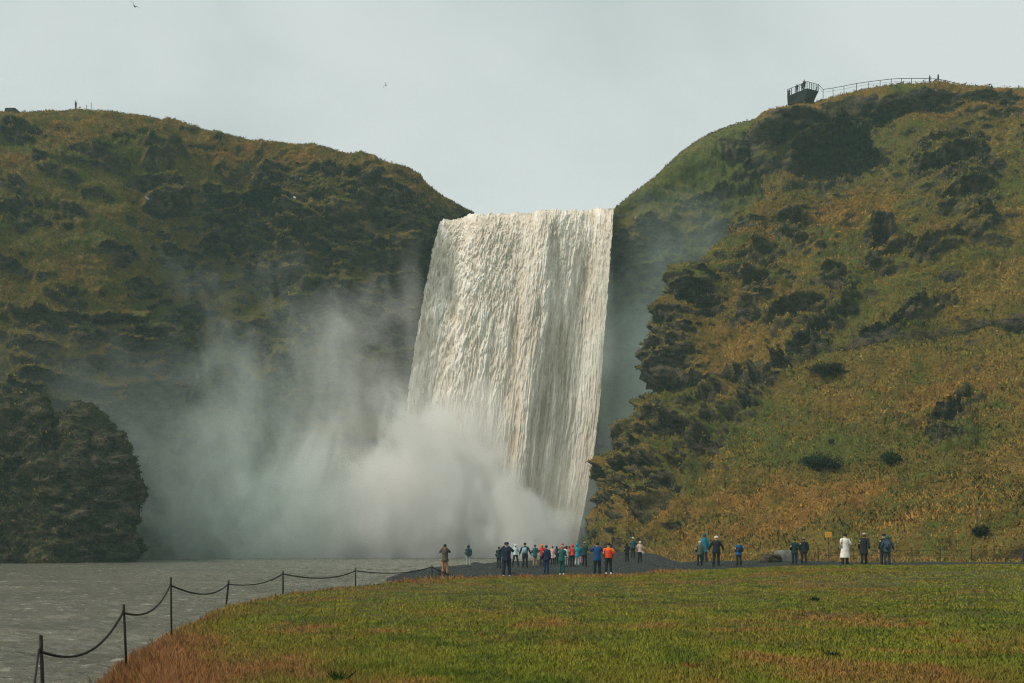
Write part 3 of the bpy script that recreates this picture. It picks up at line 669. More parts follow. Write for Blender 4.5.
# ------------------------------------------------------------------ people
M_skin = flatmat('skin', (.50, .30, .21), .6, .06)
_mc = {}
def cloth(c, kind='cloth'):
    k = (c, kind)
    if k not in _mc:
        if kind == 'camo': _mc[k] = flatmat('camouflage_cloth', c, .9, .75, 7)
        else: _mc[k] = flatmat('cloth', c, .8, .18, 5)
    return _mc[k]
def V3(*a): return Vector(a)
POSES = {
 'stand':   dict(el=(.235, -.03, 1.15), wr=(.235, .05, .91), an=(.11, -.01)),
 'pocket':  dict(el=(.27, -.07, 1.17), wr=(.19, .10, 1.00), an=(.12, -.01)),
 'camera':  dict(el=(.27, .14, 1.33), wr=(.085, .27, 1.56), an=(.13, -.01)),
 'chest':   dict(el=(.25, .02, 1.17), wr=(.07, .25, 1.27), an=(.11, -.01)),
 'apart':   dict(el=(.235, .04, 1.17), wr=(.08, .24, 1.30), an=(.24, -.01)),
 'stride':  dict(el=(.25, -.06, 1.16), wr=(.26, .06, .94), an=(.10, .0), st=.24),
 'wave':    dict(el=(.29, .0, 1.18), wr=(.36, .10, .98), an=(.12, -.01)),
}
def joints(pose):
    p = POSES[pose]; J = {}
    for s in (-1, 1):
        st_ = p.get('st', 0)*s
        J['sh', s] = V3(.165*s, 0, 1.43); J['el', s] = V3(p['el'][0]*s, p['el'][1]+(-.08*s if st_ else 0), p['el'][2]); J['wr', s] = V3(p['wr'][0]*s, p['wr'][1]+(-.16*s if st_ else 0), p['wr'][2])
        J['hip', s] = V3(.085*s, 0, .92); J['an', s] = V3(p['an'][0]*s, p['an'][1]+st_, .09+(.05 if st_ < 0 else 0))
        J['kn', s] = (J['hip', s]+J['an', s])/2+V3(.0, .035+abs(st_)*.15, .01)
    return J
_bodies = {}
def body_mesh(pose):
    if pose in _bodies: return _bodies[pose]
    J = joints(pose); v = []; e = []; r = []
    def add(p, rad, par=None):
        v.append(tuple(p)); r.append(rad if isinstance(rad, tuple) else (rad, rad))
        if par is not None: e.append((par, len(v)-1))
        return len(v)-1
    pel = add((0,0,.95), (.13,.10)); sp = add((0,0,1.12), (.12,.09), pel); ch = add((0,0,1.32), (.14,.10), sp); nb = add((0,0,1.47), (.06,.06), ch)
    hd = add((0,.012,1.555), (.062,.066), nb); hm_ = add((0,.02,1.64), (.076,.09), hd); ht = add((0,.012,1.715), (.06,.07), hm_)
    no = add((0,.112,1.625), (.012,.014), hm_)
    for s in (-1, 1):
        add((.082*s,.0,1.63), (.014,.02), hm_)
        a = add(J['sh', s], .052, ch); b = add(J['el', s], .040, a); c = add(J['wr', s], .027, b)
        d = (J['wr', s]-J['el', s]).normalized(); sd2 = d.cross(V3(0,1,0)) if abs(d.y) < .8 else d.cross(V3(0,0,1)); sd2.normalize(); th = d.cross(sd2).normalized()
        pm = J['wr', s]+d*.065; pi = add(pm, (.036,.022), c)
        for q, ln in ((-1.5,.062),(-.5,.075),(.5,.070),(1.5,.055)):
            k0 = add(pm+d*.035+sd2*q*.020, .0095, pi); k1 = add(pm+d*(.035+ln*.55)+sd2*q*.021+th*.008, .0085, k0); add(pm+d*(.035+ln)+sd2*q*.021+th*.026, .007, k1)
        t0 = add(J['wr', s]+d*.035+sd2*.036*-s+th*.008, .011, pi); add(J['wr', s]+d*.075+sd2*.058*-s+th*.016, .009, t0)
        h = add(J['hip', s], .082, pel); k = add(J['kn', s], .055, h); an = add(J['an', s], .036, k); add(J['an', s]+V3(.01*s,.14,-.05), (.036,.028), an)
    me = bpy.data.meshes.new('person'); me.from_pydata(v, e, []); o = bpy.data.objects.new('person_tmp', me); C.objects.link(o)
    o.modifiers.new('skin', 'SKIN'); sk = me.skin_vertices[0].data
    for i, q in enumerate(r): sk[i].radius = q
    sk[0].use_root = True
    sm_ = o.modifiers.new('sub', 'SUBSURF'); sm_.levels = 1; sm_.render_levels = 1
    dg = bpy.context.evaluated_depsgraph_get(); dg.update()
    m2 = bpy.data.meshes.new_from_object(o.evaluated_get(dg)); m2.name = 'body'
    bpy.data.objects.remove(o); m2.materials.clear(); m2.materials.append(M_skin)
    m2.polygons.foreach_set('use_smooth', [True]*len(m2.polygons))
    _bodies[pose] = m2; return m2
def ell(cx, cy, z, a, b, n=16, tilt=0, wob=0, ph=0):
    return [Vector((cx+a*math.cos(t)*(1+wob*math.sin(5*t+ph)), cy+b*math.sin(t)*(1+wob*math.sin(4*t+ph)), z+tilt*math.sin(t))) for t in [2*math.pi*i/n for i in range(n)]]
def blob(name, c, r, m, par, sq=1.0, nz=0.0, rings=9, seg=14, zmin=-1.0):
    mb = MB(); rs = []
    for i in range(rings+1):
        ph = -math.pi/2+math.pi*i/rings; zz = max(math.sin(ph), zmin); rr = max(math.cos(ph), .02) if math.sin(ph) > zmin else math.sqrt(max(0.02, 1-zmin*zmin))
        rs.append([Vector((c[0]+r[0]*rr*math.cos(t)*(1+nz*math.sin(3*t+5*zz)), c[1]+r[1]*rr*math.sin(t)*(1+nz*math.cos(4*t+3*zz)), c[2]+r[2]*zz)) for t in [2*math.pi*k/seg for k in range(seg)]])
    return mb.loft(rs).build(name, m, par, smooth=True)
def person(loc, H, yaw, pose, coat, pants, label, hem=.82, head='hair', headc=(.02,.015,.012), shoe=(.02,.02,.022), group=None, bag=None, kind='cloth', top=None, wide=1.0, bagc=(.02,.02,.022), legs=True):
    root = empty('person', loc, R(yaw)); s = H/1.77; root.scale = (s*wide, s, s)
    setp(root, label, 'person', group)
    J = joints(pose)
    b = bpy.data.objects.new('body', body_mesh(pose)); C.objects.link(b); b.parent = root
    for sx in (-1, 1): blob('eye', (.030*sx, .098, 1.655), (.011,.008,.009), cloth((.03,.025,.02)), root, rings=4, seg=6)
    # trousers
    pm_ = cloth(pants); mb = MB(); mb.loft([ell(0,0,z,a,b_,14) for z, a, b_ in ((.80,.135,.115),(.90,.165,.135),(1.02,.155,.125))])
    for sx in (-1, 1):
        h, k, a = J['hip', sx], J['kn', sx], J['an', sx]
        pts = [h+V3(0,0,.04), h.lerp(k, .5), k, k.lerp(a, .5), a+V3(0,0,.0)]; rr = (.098,.086,.070,.066,.062)
        mb.loft([[Vector((p.x+q*math.cos(t)*(1+.05*math.sin(3*t+i)), p.y+q*1.05*math.sin(t), p.z+.006*math.sin(2*t))) for t in [2*math.pi*m_/12 for m_ in range(12)]] for i, (p, q) in enumerate(zip(pts, rr))])
    mb.build('trousers', pm_, root, True)
    for sx in (-1, 1):
        a = J['an', sx]; f_ = a-V3(0,0,.09); mb = MB(); out = .02*sx
        mb.loft([[Vector((f_.x+x*.5+out*yy*4, f_.y+yy, f_.z+zz)) for x, zz in ((-w_,.005),(w_,.005),(w_*1.02,hh*.5),(w_*.7,hh),(-w_*.7,hh),(-w_*1.02,hh*.5))] for yy, w_, hh in ((-.09,.06,.09),(-.05,.085,.13),(.03,.088,.12),(.11,.100,.08),(.17,.085,.06),(.195,.05,.04))])
        mb.build('shoe', cloth(shoe), root, True)
    # coat: trunk from hem to collar, sleeves from shoulder to wrist
    cm = cloth(coat, kind); mb = MB(); fl = max(0, .95-hem)
    rows = [(hem, .185+fl*.16, .150+fl*.13), (hem+.05, .183+fl*.14, .148+fl*.11), (1.0, .180, .142), (1.12, .172, .135), (1.25, .186, .140), (1.36, .196, .138), (1.43, .178, .118), (1.475, .105, .088), (1.52, .078, .075)]
    rows = [q for i, q in enumerate(rows) if i < 2 or q[0] > hem+.08]
    mb.loft([ell(0, 0, z, a, b_, 20, 0, .022, z*23) for z, a, b_ in rows])
    for sx in (-1, 1):
        sh, el_, wr = J['sh', sx], J['el', sx], J['wr', sx]; pts = [sh-V3(.06*sx,0,-.01), sh+V3(.0,0,.0), sh.lerp(el_, .5), el_, el_.lerp(wr, .5), wr]
        mb.tube(pts, [.06,.078,.070,.062,.056,.048], 12)
    o = mb.build('coat' if hem < .7 else 'jacket', cm, root, True)
    if top:
        o.data.materials.append(cloth(top))
        for p_ in o.data.polygons:
            if sum(o.data.vertices[i].co.z for i in p_.vertices)/len(p_.vertices) > 1.33: p_.material_index = 1
    # head
    hm2 = cloth(headc)
    if head == 'hair': blob('hair', (0,-.012,1.668), (.092,.104,.098), hm2, root, nz=.04, zmin=-.55)
    elif head == 'long': 
        mb = MB(); mb.loft([ell(0,-.04,z,a,b_,14,.0,.05,z*9) for z, a, b_ in ((1.36,.07,.045),(1.45,.095,.07),(1.56,.098,.085))]+[ell(0,-.018,z,a,b_,14) for z, a, b_ in ((1.66,.096,.102),(1.73,.075,.085),(1.77,.03,.035))]); mb.build('hair', hm2, root, True)
    elif head == 'hat': 
        blob('hat', (0,-.005,1.70), (.100,.112,.088), hm2, root, nz=.02, zmin=-.45)
    elif head == 'cap':
        mb = MB(); mb.loft([ell(0,0,z,a,b_,14) for z, a, b_ in ((1.68,.098,.108),(1.73,.092,.102),(1.77,.055,.06),(1.78,.01,.01))]); mb.loft([ell(0,.13,1.675,.07,.08,12), ell(0,.13,1.69,.07,.08,12)]); mb.build('cap', hm2, root, True)
        blob('hair', (0,-.015,1.635), (.089,.098,.07), cloth((.05,.035,.025)), root, nz=.03)
    elif head == 'hood':
        blob('hood', (0,-.022,1.645), (.118,.122,.135), hm2, root, nz=.03, zmin=-.8)
    if bag == 'pack':
        mb = MB(); rs = [[V3(x*w_, -.13-y*d_, z) for x, y in ((-1,0),(1,0),(1,.7),(.8,1),(-.8,1),(-1,.7))] for z, w_, d_ in ((1.0,.11,.10),(1.05,.14,.16),(1.25,.145,.17),(1.38,.13,.13),(1.42,.08,.07))]
        mb.loft(rs); bk = mb.build('backpack', cloth(bagc), root, True); bk['category'] = ''; del bk['category']
        for sx in (-1, 1):
            mb = MB(); mb.tube([V3(.09*sx,-.15,1.40), V3(.11*sx,-.05,1.50), V3(.12*sx,.11,1.42), V3(.13*sx,.14,1.25), V3(.15*sx,-.05,1.08)], .018, 6); mb.build('strap', cloth(bagc), bk, True)
    elif bag == 'hip':
        mb = MB(); mb.box((.19,-.06,.86), (.07,.11,.10), None, .25); bk = mb.build('shoulder_bag', cloth(bagc), root)
        mb = MB(); mb.tube([V3(.19,-.02,.95), V3(.12,.0+.16,1.2), V3(-.05,.12,1.44), V3(-.10,-.02,1.50), V3(-.02,-.17,1.3), V3(.17,-.12,.95)], .014, 6); mb.build('strap', cloth(bagc), bk, True)
    if pose == 'camera':
        mb = MB(); mb.box((0,.30,1.62), (.07,.02,.045), None, .2); cm_ = mb.build('camera_body', cloth((.015,.015,.017)), root); cm_.name = 'camera_body'
    return root
def gp(px, D):
    x = (px-CX)/F*D; return (x, D, float(ground_z(np.array([x]), np.array([D]))[0]))
def P_(px, D, ptop, *a, **k):
    l = gp(px, D); H = CZ+(HY-ptop)/F*D-l[2]
    print('person', px, 'H %.2f' % H, 'feet %.1f' % (HY-(l[2]-CZ)/D*F))
    return person(l, min(max(H, 1.45), 2.0), *a, **k)
NAVY=(.010,.018,.045); BLK=(.012,.013,.016); TEAL=(.01,.075,.085); GRP='visitors standing on the gravel below the falls'; GR2='visitors on the path under the right-hand hill'
P_(445, 64, 544, 5, 'camera', (.11,.085,.055), (.42,.19,.09), 'person in brown camouflage jacket and tan trousers, farthest left on the gravel', kind='camo', group=GRP, headc=(.02,.02,.02), shoe=(.03,.02,.02))
P_(468.5, 82, 545, -10, 'pocket', (.008,.045,.05), (.36,.37,.34), 'person in dark teal jacket and pale patterned trousers by the water edge', head='hood', headc=(.01,.03,.035), hem=.9, group=GRP)
P_(499, 76, 546.5, 0, 'pocket', (.012,.04,.04), (.012,.02,.02), 'person in dark green jacket half hidden behind the big navy photographer', group=GRP, hem=.86)
P_(506.5, 62.5, 541, 3, 'camera', NAVY, (.012,.018,.035), 'large person in navy jacket with both arms raised, white shoes', wide=1.22, shoe=(.6,.6,.58), group=GRP, head='hat', headc=NAVY)
P_(515.5, 84, 544, 0, 'apart', (.50,.62,.64), (.015,.018,.02), 'person in pale blue hooded jacket and black trousers standing legs apart', head='hood', headc=(.62,.70,.70), group=GRP, hem=.9)
P_(525, 80, 542.5, -12, 'wave', (.015,.02,.028), BLK, 'person in long black jacket with a light blue backpack', bag='pack', bagc=(.25,.42,.48), hem=.72, group=GRP, wide=1.1)
P_(535, 82, 544.5, 10, 'chest', (.01,.11,.11), (.38,.25,.14), 'person in teal green jacket and beige trousers', group=GRP, hem=.84, headc=(.05,.03,.02))
P_(542, 84, 544, -5, 'chest', (.55,.03,.012), (.015,.02,.03), 'person in red jacket with orange hood, left of the pink coat', head='hood', headc=(.75,.25,.03), group=GRP, hem=.8)
P_(546.3, 68, 545, 8, 'stand', (.012,.022,.06), (.012,.03,.09), 'person in dark navy jacket and blue trousers in front of the red jacket', group=GRP, hem=.84)
P_(552.6, 86, 546, 0, 'chest', (.62,.38,.33), (.02,.015,.02), 'person in pale pink coat and black leggings', hem=.66, group=GRP, head='hair', headc=(.03,.015,.01), bag='hip', bagc=(.7,.7,.68))
P_(556.6, 88, 546, 15, 'stand', (.01,.03,.08), BLK, 'person in dark blue coat behind the teal rain suit', hem=.68, group=GRP, head='long')
P_(561.8, 65.5, 545.2, -4, 'chest', (.01,.10,.085), (.01,.095,.080), 'person in full teal green rain suit with white shoes', shoe=(.65,.62,.50), head='hair', headc=(.45,.22,.12), group=GRP)
P_(562.6, 84, 543.6, 180+12, 'pocket', (.32,.03,.05), BLK, 'person in dark red hat turned towards the camera', head='hat', headc=(.35,.01,.03), group=GRP, hem=.85)
P_(566.3, 83, 545.5, 20, 'stand', (.62,.62,.60), (.40,.42,.42), 'person in white jacket with dark hair beside the teal rain suit', head='long', group=GRP)
P_(569.5, 86, 546, -20, 'pocket', (.05,.035,.03), (.03,.02,.025), 'person in dark brown jacket between white and orange-red jackets', group=GRP, head='long', headc=(.015,.012,.01))
P_(572.5, 80, 544, 0, 'pocket', (.70,.05,.015), BLK, 'person in bright orange-red hooded jacket and black trousers', head='hood', headc=(.72,.06,.015), group=GRP, hem=.88)
P_(577, 80, 543.5, 4, 'pocket', (.015,.30,.38), (.62,.64,.60), 'person in bright turquoise jacket and white trousers', head='hood', headc=(.015,.27,.33), group=GRP, hem=.76)
P_(584.6, 79, 541.8, -6, 'chest', (.012,.05,.055), BLK, 'tall person in dark green jacket right of the turquoise jacket', head='cap', headc=(.3,.3,.28), group=GRP, hem=.8)
P_(581.5, 86, 546.5, 0, 'stand', (.02,.05,.09), (.55,.30,.40), 'person in blue top and pink trousers peeking between two jackets', group=GRP)
P_(597.3, 63.5, 542, 4, 'camera', (.01,.055,.18), (.012,.016,.022), 'person in royal blue hooded jacket raising a camera, black trousers', hem=.78, wide=1.08, group=GRP)
P_(608.5, 61.5, 543, -3, 'pocket', (.78,.06,.02), (.012,.016,.018), 'person in red jacket with orange shoulders and black woolly hat', hem=.93, head='hat', headc=BLK, top=(.85,.16,.02), shoe=(.7,.7,.66), wide=1.15, group=GRP)
P_(627, 84, 543.5, 6, 'pocket', (.010,.014,.018), BLK, 'person all in black left of the teal jacket with white cap', head='hood', headc=BLK, group=GRP, hem=.8)
P_(633, 88, 537.5, -8, 'chest', (.01,.08,.10), BLK, 'person in teal jacket and white cap standing higher on the path', head='cap', headc=(.7,.7,.68), group=GRP, hem=.84)
P_(640, 82, 541, 10, 'pocket', (.62,.44,.38), BLK, 'person in pale pink padded jacket with raised hood, white bag at hip', head='hood', headc=(.66,.48,.42), hem=.86, bag='hip', bagc=(.6,.62,.62), group=GRP)
P_(704.5, 76, 532.5, -14, 'stand', (.01,.16,.22), (.01,.05,.07), 'tall person in blue green hooded rain jacket behind the olive jacket', head='hood', headc=(.01,.11,.14), hem=.62, group=GR2)
P_(699.8, 71, 541, 8, 'pocket', (.085,.105,.075), BLK, 'person in olive grey jacket and cream hat', head='hat', headc=(.66,.55,.44), hem=.78, group=GR2, wide=1.12)
P_(716.2, 70, 536, -6, 'wave', (.010,.013,.022), (.014,.014,.016), 'broad person in black jacket and white hat', head='hat', headc=(.7,.68,.60), hem=.78, wide=1.2, group=GR2)
P_(739, 69, 541, 4, 'pocket', (.01,.12,.30), BLK, 'person in bright blue jacket with black backpack', hem=.78, bag='pack', bagc=(.015,.02,.04), group=GR2, wide=1.08)
P_(794.6, 69, 538.5, 5, 'pocket', (.01,.035,.04), BLK, 'person in dark green jacket, left one of the close pair by the yellow sign', group=GR2, hem=.72, wide=1.1)
P_(804, 69, 537.5, -10, 'stand', (.010,.013,.020), (.012,.02,.035), 'person in black jacket, right one of the close pair by the yellow sign', group=GR2, head='cap', headc=(.25,.2,.18), hem=.74, wide=1.1)
P_(845, 63.5, 533, 10, 'pocket', (.80,.77,.68), (.04,.03,.03), 'person in long white rain poncho', hem=.47, wide=1.08, group=GR2, headc=(.015,.012,.012))
P_(864, 63, 533, -18, 'stride', (.012,.015,.024), (.012,.014,.02), 'tall person in long black coat walking along the path', head='cap', headc=(.45,.40,.38), hem=.66, group=GR2)
P_(883.5, 68, 533.8, 6, 'stand', (.010,.013,.018), BLK, 'person in black mostly hidden behind the blue grey backpack walker', group=GR2, head='hat', headc=BLK)
P_(887.3, 63, 535, -6, 'wave', (.03,.07,.10), (.035,.045,.045), 'person in blue grey hooded jacket with backpack and dark trousers', head='hood', headc=(.05,.10,.10), bag='pack', bagc=(.03,.06,.09), group=GR2, hem=.82)
# ------------------------------------------------------------------ post-and-chain line on the bank
M_iron = flatmat('rusty_iron', (.030,.024,.020), .7, .4, 30, .3); M_rope = flatmat('dark_rope', (.020,.018,.016), .9, .3, 40)
POSTS = [(45,13.0,635,-2),(126.5,15.6,604,-2.5),(171.5,21,577,-.5),(225.5,30,580,6),(283,37,570.5,0),(355.5,44,568,0),(432,54,565,0)]
wher = ['nearest post, cut off by the lower left corner','second nearest post, standing in rust grass','third nearest post, upright in rust grass above the water','fourth nearest post, leaning to the right','fifth nearest post, slim and upright at the bank','sixth nearest post, above the green meadow edge','farthest post of the chain line, by the gravel']
tops = []
for (px, D, tp, lean), wl in zip(POSTS, wher):
    x = (px-CX)/F*D; zt = CZ-(tp-HY)/F*D; zb = float(ground_z(np.array([x]), np.array([D]))[0]); zb = min(zb, zt-.6)
    h = zt-zb; r = empty('chain_post', (x, D, zb)); r.rotation_euler = (0, R(lean), 0)
    setp(r, 'dark iron rod: '+wl, 'post', 'iron posts of the chain line along the river bank')
    rr = .022 if D < 14 else .0175
    if D > 25: rr = .026
    mb = MB(); mb.tube([(0,0,-.4),(0,0,h*.5),(0,0,h-.01),(0,0,h)], [rr,rr,rr*.95,rr*.6], 10); mb.build('rod', M_iron, r, True)
    mb = MB(); a = [Vector((.0+.0*math.cos(t), -rr-.025+.028*math.cos(t), h*.87+.034*math.sin(t))) for t in [2*math.pi*k/10 for k in range(11)]]; mb.tube(a, .007, 6); mb.build('eyelet', M_iron, r, True)
    tl = Vector((math.sin(R(lean))*h*.87, 0, math.cos(R(lean))*h*.87)); tops.append(Vector((x, D-rr-.03, zb))+tl)
sags = [.30,.24,.22,.16,.22,.20]
mb = MB(); pts = []
for i in range(6):
    a, b = tops[i], tops[i+1]
    for k in range(24):
        t = k/24; p = a.lerp(b, t); p.z -= sags[i]*4*t*(1-t)*(1+.35*(t-.5)); pts.append(p)
pts.append(tops[-1]); end = Vector(gp(470, 57)); 
for k in range(1, 12):
    t = k/12; p = tops[-1].lerp(end, t); p.z -= .25*t*(1-t)*4*.6; gz_ = gp(CX+p.x/p.y*F, p.y)[2]; p.z = max(p.z, gz_+.03); pts.append(p)
mb.tube(pts, [.017 if p.y < 20 else .018 if p.y < 35 else .024 for p in pts], 6)
setp(mb.build('chain', M_rope, None, True), 'long dark sagging chain strung between the iron posts', 'chain')
mb = MB(); p0 = tops[0]; q = [p0+Vector((0,-.02,0)), p0+Vector((.10,-.35,-.30)), p0+Vector((.21,-.8,-.62)), p0+Vector((.26,-1.3,-.60)), p0+Vector((.22,-2.0,-.2))]
mb.tube(q, .012, 6); setp(mb.build('loose_rope', M_rope, None, True), 'loose rope dropping from the nearest post towards the lower left corner', 'rope')
# rope lying on the gravel
mb = MB(); pts = [Vector(gp(px, D))+Vector((0,0,.03+h)) for px, D, h in ((511,62,.25),(520,61.5,.12),(530,61,.05),(541,60.6,0),(552,60.5,0),(562,60.8,0),(575,61,0))]
mb.tube(pts, .035, 6); setp(mb.build('rope', M_rope, None, True), 'slack dark rope lying across the gravel behind the grass edge', 'rope')

# ------------------------------------------------------------------ rocks
M_rockm = turf_mat('mossy_rock', -.1, .06)
def net_mesh(name, net, nu, nv, seed, amp, m, rockv=.7, bottom=-2.2):
    P = np.array([[W(*c) if len(c) == 3 else np.array(c[1:]) for c in r] for r in net], float); P[0, :, 2] = bottom
    tv = arclen_params(P, nv, np.ones(P.shape[1])); tu = arclen_params(np.swapaxes(P, 0, 1), nu, np.ones(P.shape[0]))
    S = cr(P, tv); S = np.swapaxes(cr(np.swapaxes(S, 0, 1), tu), 0, 1)
    n_ = np.cross(np.gradient(S, axis=1), np.gradient(S, axis=0)); n_ /= np.linalg.norm(n_, axis=-1, keepdims=True)+1e-9
    X, Y, Z = S[..., 0], S[..., 1], S[..., 2]
    D = fbm(X/8, Y/8, Z/6, 5, seed, True)*amp+fbm(X/2.6, Y/2.6, Z/2, 4, seed+2, True)*amp*.4+fbm(X/1.8, Y/1.8, Z/1.4, 4, seed+4)*amp*.5+fbm(X/.6, Y/.6, Z/.5, 3, seed+8)*amp*.18
    S = S+n_*D[..., None]
    n_ = np.cross(np.gradient(S, axis=1), np.gradient(S, axis=0)); n_ /= np.linalg.norm(n_, axis=-1, keepdims=True)+1e-9
    me = npmesh(name, S.reshape(-1, 3), grid_faces(nu, nv)); rk = rockv+0*X; attr(me, 'rock', rk)
    HILLS[name] = dict(P=S, n=n_, rock=rk, px=CX+S[..., 0]/S[..., 1]*F, py=HY-(S[..., 2]-CZ)/S[..., 1]*F)
    return link(name, me, m)
c_ = [-260,-110,-20,25,64,100,0,0]
def brow(pys, Ds, edge, hid): edge -= 20; hid -= 20; return [(px, py, D) for px, py, D in zip([-260,-122,-36,10,49,84], pys[:6], Ds[:6])]+[(edge, pys[6], Ds[6]), (hid, pys[6], Ds[6]+14)]
bnet = [
 brow([580]*7, [112,120,126,129,131,134,139], 143, 118),
 brow([552,553,552,550,548,548,548], [114,122,127.5,131,132.5,135,139.5], 143.5, 118),
 brow([520,520,512,502,505,508,512], [118,126,131,133.5,133.5,135.5,140], 145, 116),
 brow([480,475,470,468,474,474,474], [122,130,134,135,134,136,140.5], 139, 112),
 brow([440,436,436,436,452,448,450], [126,133,136,136,137.5,137.5,141.5], 133, 108),
 brow([404,398,402,402,438,423,436], [131,138,140,140,138,140.5,143], 124, 100),
 brow([400,394,399.5,398.5,436,421,432], [138,144,146,145,143,145,148], 118, 98),
 brow([430,420,420,424,450,450,455], [158,160,160,158,155,156,158], 112, 98),
]
bl = net_mesh('bluff_rock', bnet, int(460*QUAL), int(300*QUAL), 401, 2.4, M_rockm, .62)
setp(bl, 'dark overgrown rock bluff rising from the river at the left edge', 'rock')
o = slope_tufts('bluff_rock', int(60000*QUAL), 'leafy_scrub', 'dark leafy scrub with pinkish seed heads covering the rock bluff', [(.020,.030,.010),(.034,.044,.015),(.048,.036,.016),(.016,.036,.012)], 331, (.1,.32), .03, .7)
def boulder(name, loc, size, label, seed, m, flat=.0):
    n1, n2 = 30, 18; r_ = np.random.default_rng(seed); t, p = np.meshgrid(np.linspace(0, 2*np.pi, n1, endpoint=False), np.linspace(-1.2, np.pi/2-.05, n2))
    v = np.stack([np.cos(p)*np.cos(t), np.cos(p)*np.sin(t), np.sin(p)], -1); d = 1+.28*fbm(v[..., 0]*1.4, v[..., 1]*1.4, v[..., 2]*1.4, 4, seed, True)+.08*fbm(v[..., 0]*6, v[..., 1]*6, v[..., 2]*6, 3, seed)
    v = v*d[..., None]; v = np.sign(v)*np.abs(v)**.8
    if flat: v[..., 2] = np.minimum(v[..., 2], flat+.05*d)
    v = v*np.array(size); f = []
    for j in range(n2-1):
        for i in range(n1): f.append((j*n1+i, j*n1+(i+1) % n1, (j+1)*n1+(i+1) % n1, (j+1)*n1+i))
    me = bpy.data.meshes.new(name); me.from_pydata([tuple(q) for q in v.reshape(-1, 3)], [], f+[tuple(range((n2-1)*n1, n2*n1))]); me.update()
    attr(me, 'rock', np.full(len(me.vertices), .8)); o = link(name, me, m); o.location = loc
    if label: setp(o, label, 'rock')
    return o
M_dkrock = flatmat('dark_basalt', (.022,.024,.024), .85, .5, 3)
M_grrock = flatmat('grey_weathered_stone', (.13,.13,.12), .85, .35, 4)
l = gp(771, 72); boulder('boulder', l, (.62,.5,.62), 'low dark boulder with mossy top beside the path', 501, M_rockm, .75)
l = gp(786, 73); boulder('boulder', l, (.75,.5,.80), 'grey topped boulder right of the dark mossy one on the path', 503, M_grrock, .85)
l = gp(441, 66); boulder('boulder', l, (.30,.3,.35), 'small black boulder at the feet of the camouflage jacket', 505, M_dkrock)
for px, D, s_, lb in ((344,196,(4.2,3,2.6),'blurred dark boulder in the mist at the foot of the cliff'),(476,118,(.6,.5,.35),'wet stone breaking the river surface left of the crowd'),(490,112,(.5,.4,.3),'wet stone in the river just left of the crowd'),(462,104,(.7,.5,.28),'low wet stone in the river behind the teal jacket')):
    boulder('boulder', ((px-CX)/F*D, D, -.05), s_, lb, int(px), M_dkrock)

# ------------------------------------------------------------------ bushes on the slope
M_leaf = blade_mat('bush_leaf'); M_bark = flatmat('bush_bark', (.05,.035,.025), .9, .3, 8)
def bush(hn, px, py, w_, h_, label, col, seed, k=2600):
    p, nn_ = on_hill(hn, px, py); r = np.random.default_rng(seed); root = empty('bush', p-Vector((0,0,.1))); setp(root, label, 'bush')
    sc_ = p.y/F; w_ *= sc_; h_ *= sc_
    mb = MB(); tips = []
    for i in range(9):
        a = r.uniform(0, 6.28); q = Vector((math.cos(a)*w_*.5*r.uniform(.2,1), math.sin(a)*w_*.4*r.uniform(.3,1), h_*r.uniform(.2,.9))); tips.append(q)
        mb.tube([(0,0,0), q*.5+Vector((0,0,h_*.08)), q], [.06*w_/3,.035*w_/3,.012], 5)
    mb.build('stem', M_bark, root)
    c = np.array([list(t) for t in tips])[r.integers(0, 9, k)]+r.normal(size=(k, 3))*np.array([w_*.17, w_*.15, h_*.15])*r.uniform(.3,1.5,(k,1)); c[:, 2] = np.abs(c[:, 2])
    u = c-np.array([0, 0, -h_*.2]); u /= np.linalg.norm(u, axis=-1, keepdims=True)
    t = np.array(col)[None, :]*(.4+1.2*r.random((k, 1)))
    o = blades('foliage', c, u, np.full(k, .055*w_+.12), np.full(k, .03*w_+.08), t, M_leaf, .9, r); o.parent = root
bush('hill', 825, 374, 24, 11, 'dark round bush on the middle of the right slope', (.050,.052,.026), 601)
bush('hill', 819, 468, 26, 15, 'dark green bush low on the right slope', (.032,.060,.026), 603)
bush('hill', 888, 462, 14, 10, 'small green bush left of the black rock outcrop', (.040,.078,.022), 605)
bush('hill', 979, 537, 9, 8, 'small dark bush under the thin pole', (.036,.046,.022), 607)

# ------------------------------------------------------------------ pole, wire fence and yellow sign at the foot of the slope
M_wood = flatmat('weathered_wood', (.06,.05,.042), .9, .4, 14)
p, _ = on_hill('hill', 974, 533); mb = MB(); mb.tube([p-Vector((0,0,.4)), p+Vector((.02,0,.8)), p+Vector((0,0,1.75))], [.05,.045,.04], 8); mb.box(p+Vector((0,0,1.74)), (.10,.05,.03)); setp(mb.build('pole', M_wood, None, True), 'thin wooden pole standing alone on the lower right slope', 'pole')
fr_ = empty('wire_fence', gp(912, 72)); setp(fr_, 'low wire fence on thin posts behind the path at the lower right', 'fence')
fp = []; base = fr_.location.copy()
for i, px in enumerate([818, 866, 912, 940, 971, 994, 1023, 1052, 1082]):
    l = Vector(gp(px, 72+.4*math.sin(i*2))); h = .98+.12*math.sin(i*3.1); mb = MB(); q = l-base
    mb.tube([q-Vector((0,0,.3)), q+Vector((.03*math.sin(i*5),0,h))], [.04,.033], 7); mb.build('fence_post', M_wood, fr_); fp.append((q, h))
for f_ in (.45, .82):
    mb = MB(); pts = []
    for i in range(len(fp)-1):
        for k in range(6):
            t = k/6; q = fp[i][0].lerp(fp[i+1][0], t); pts.append(q+Vector((0,-.045, (fp[i][1]*(1-t)+fp[i+1][1]*t)*f_-.05*4*t*(1-t))))
    mb.tube(pts, .012, 4); mb.build('wire', M_iron, fr_)
M_yel = flatmat('yellow_paint', (.80,.36,.03), .5, .08, 3)
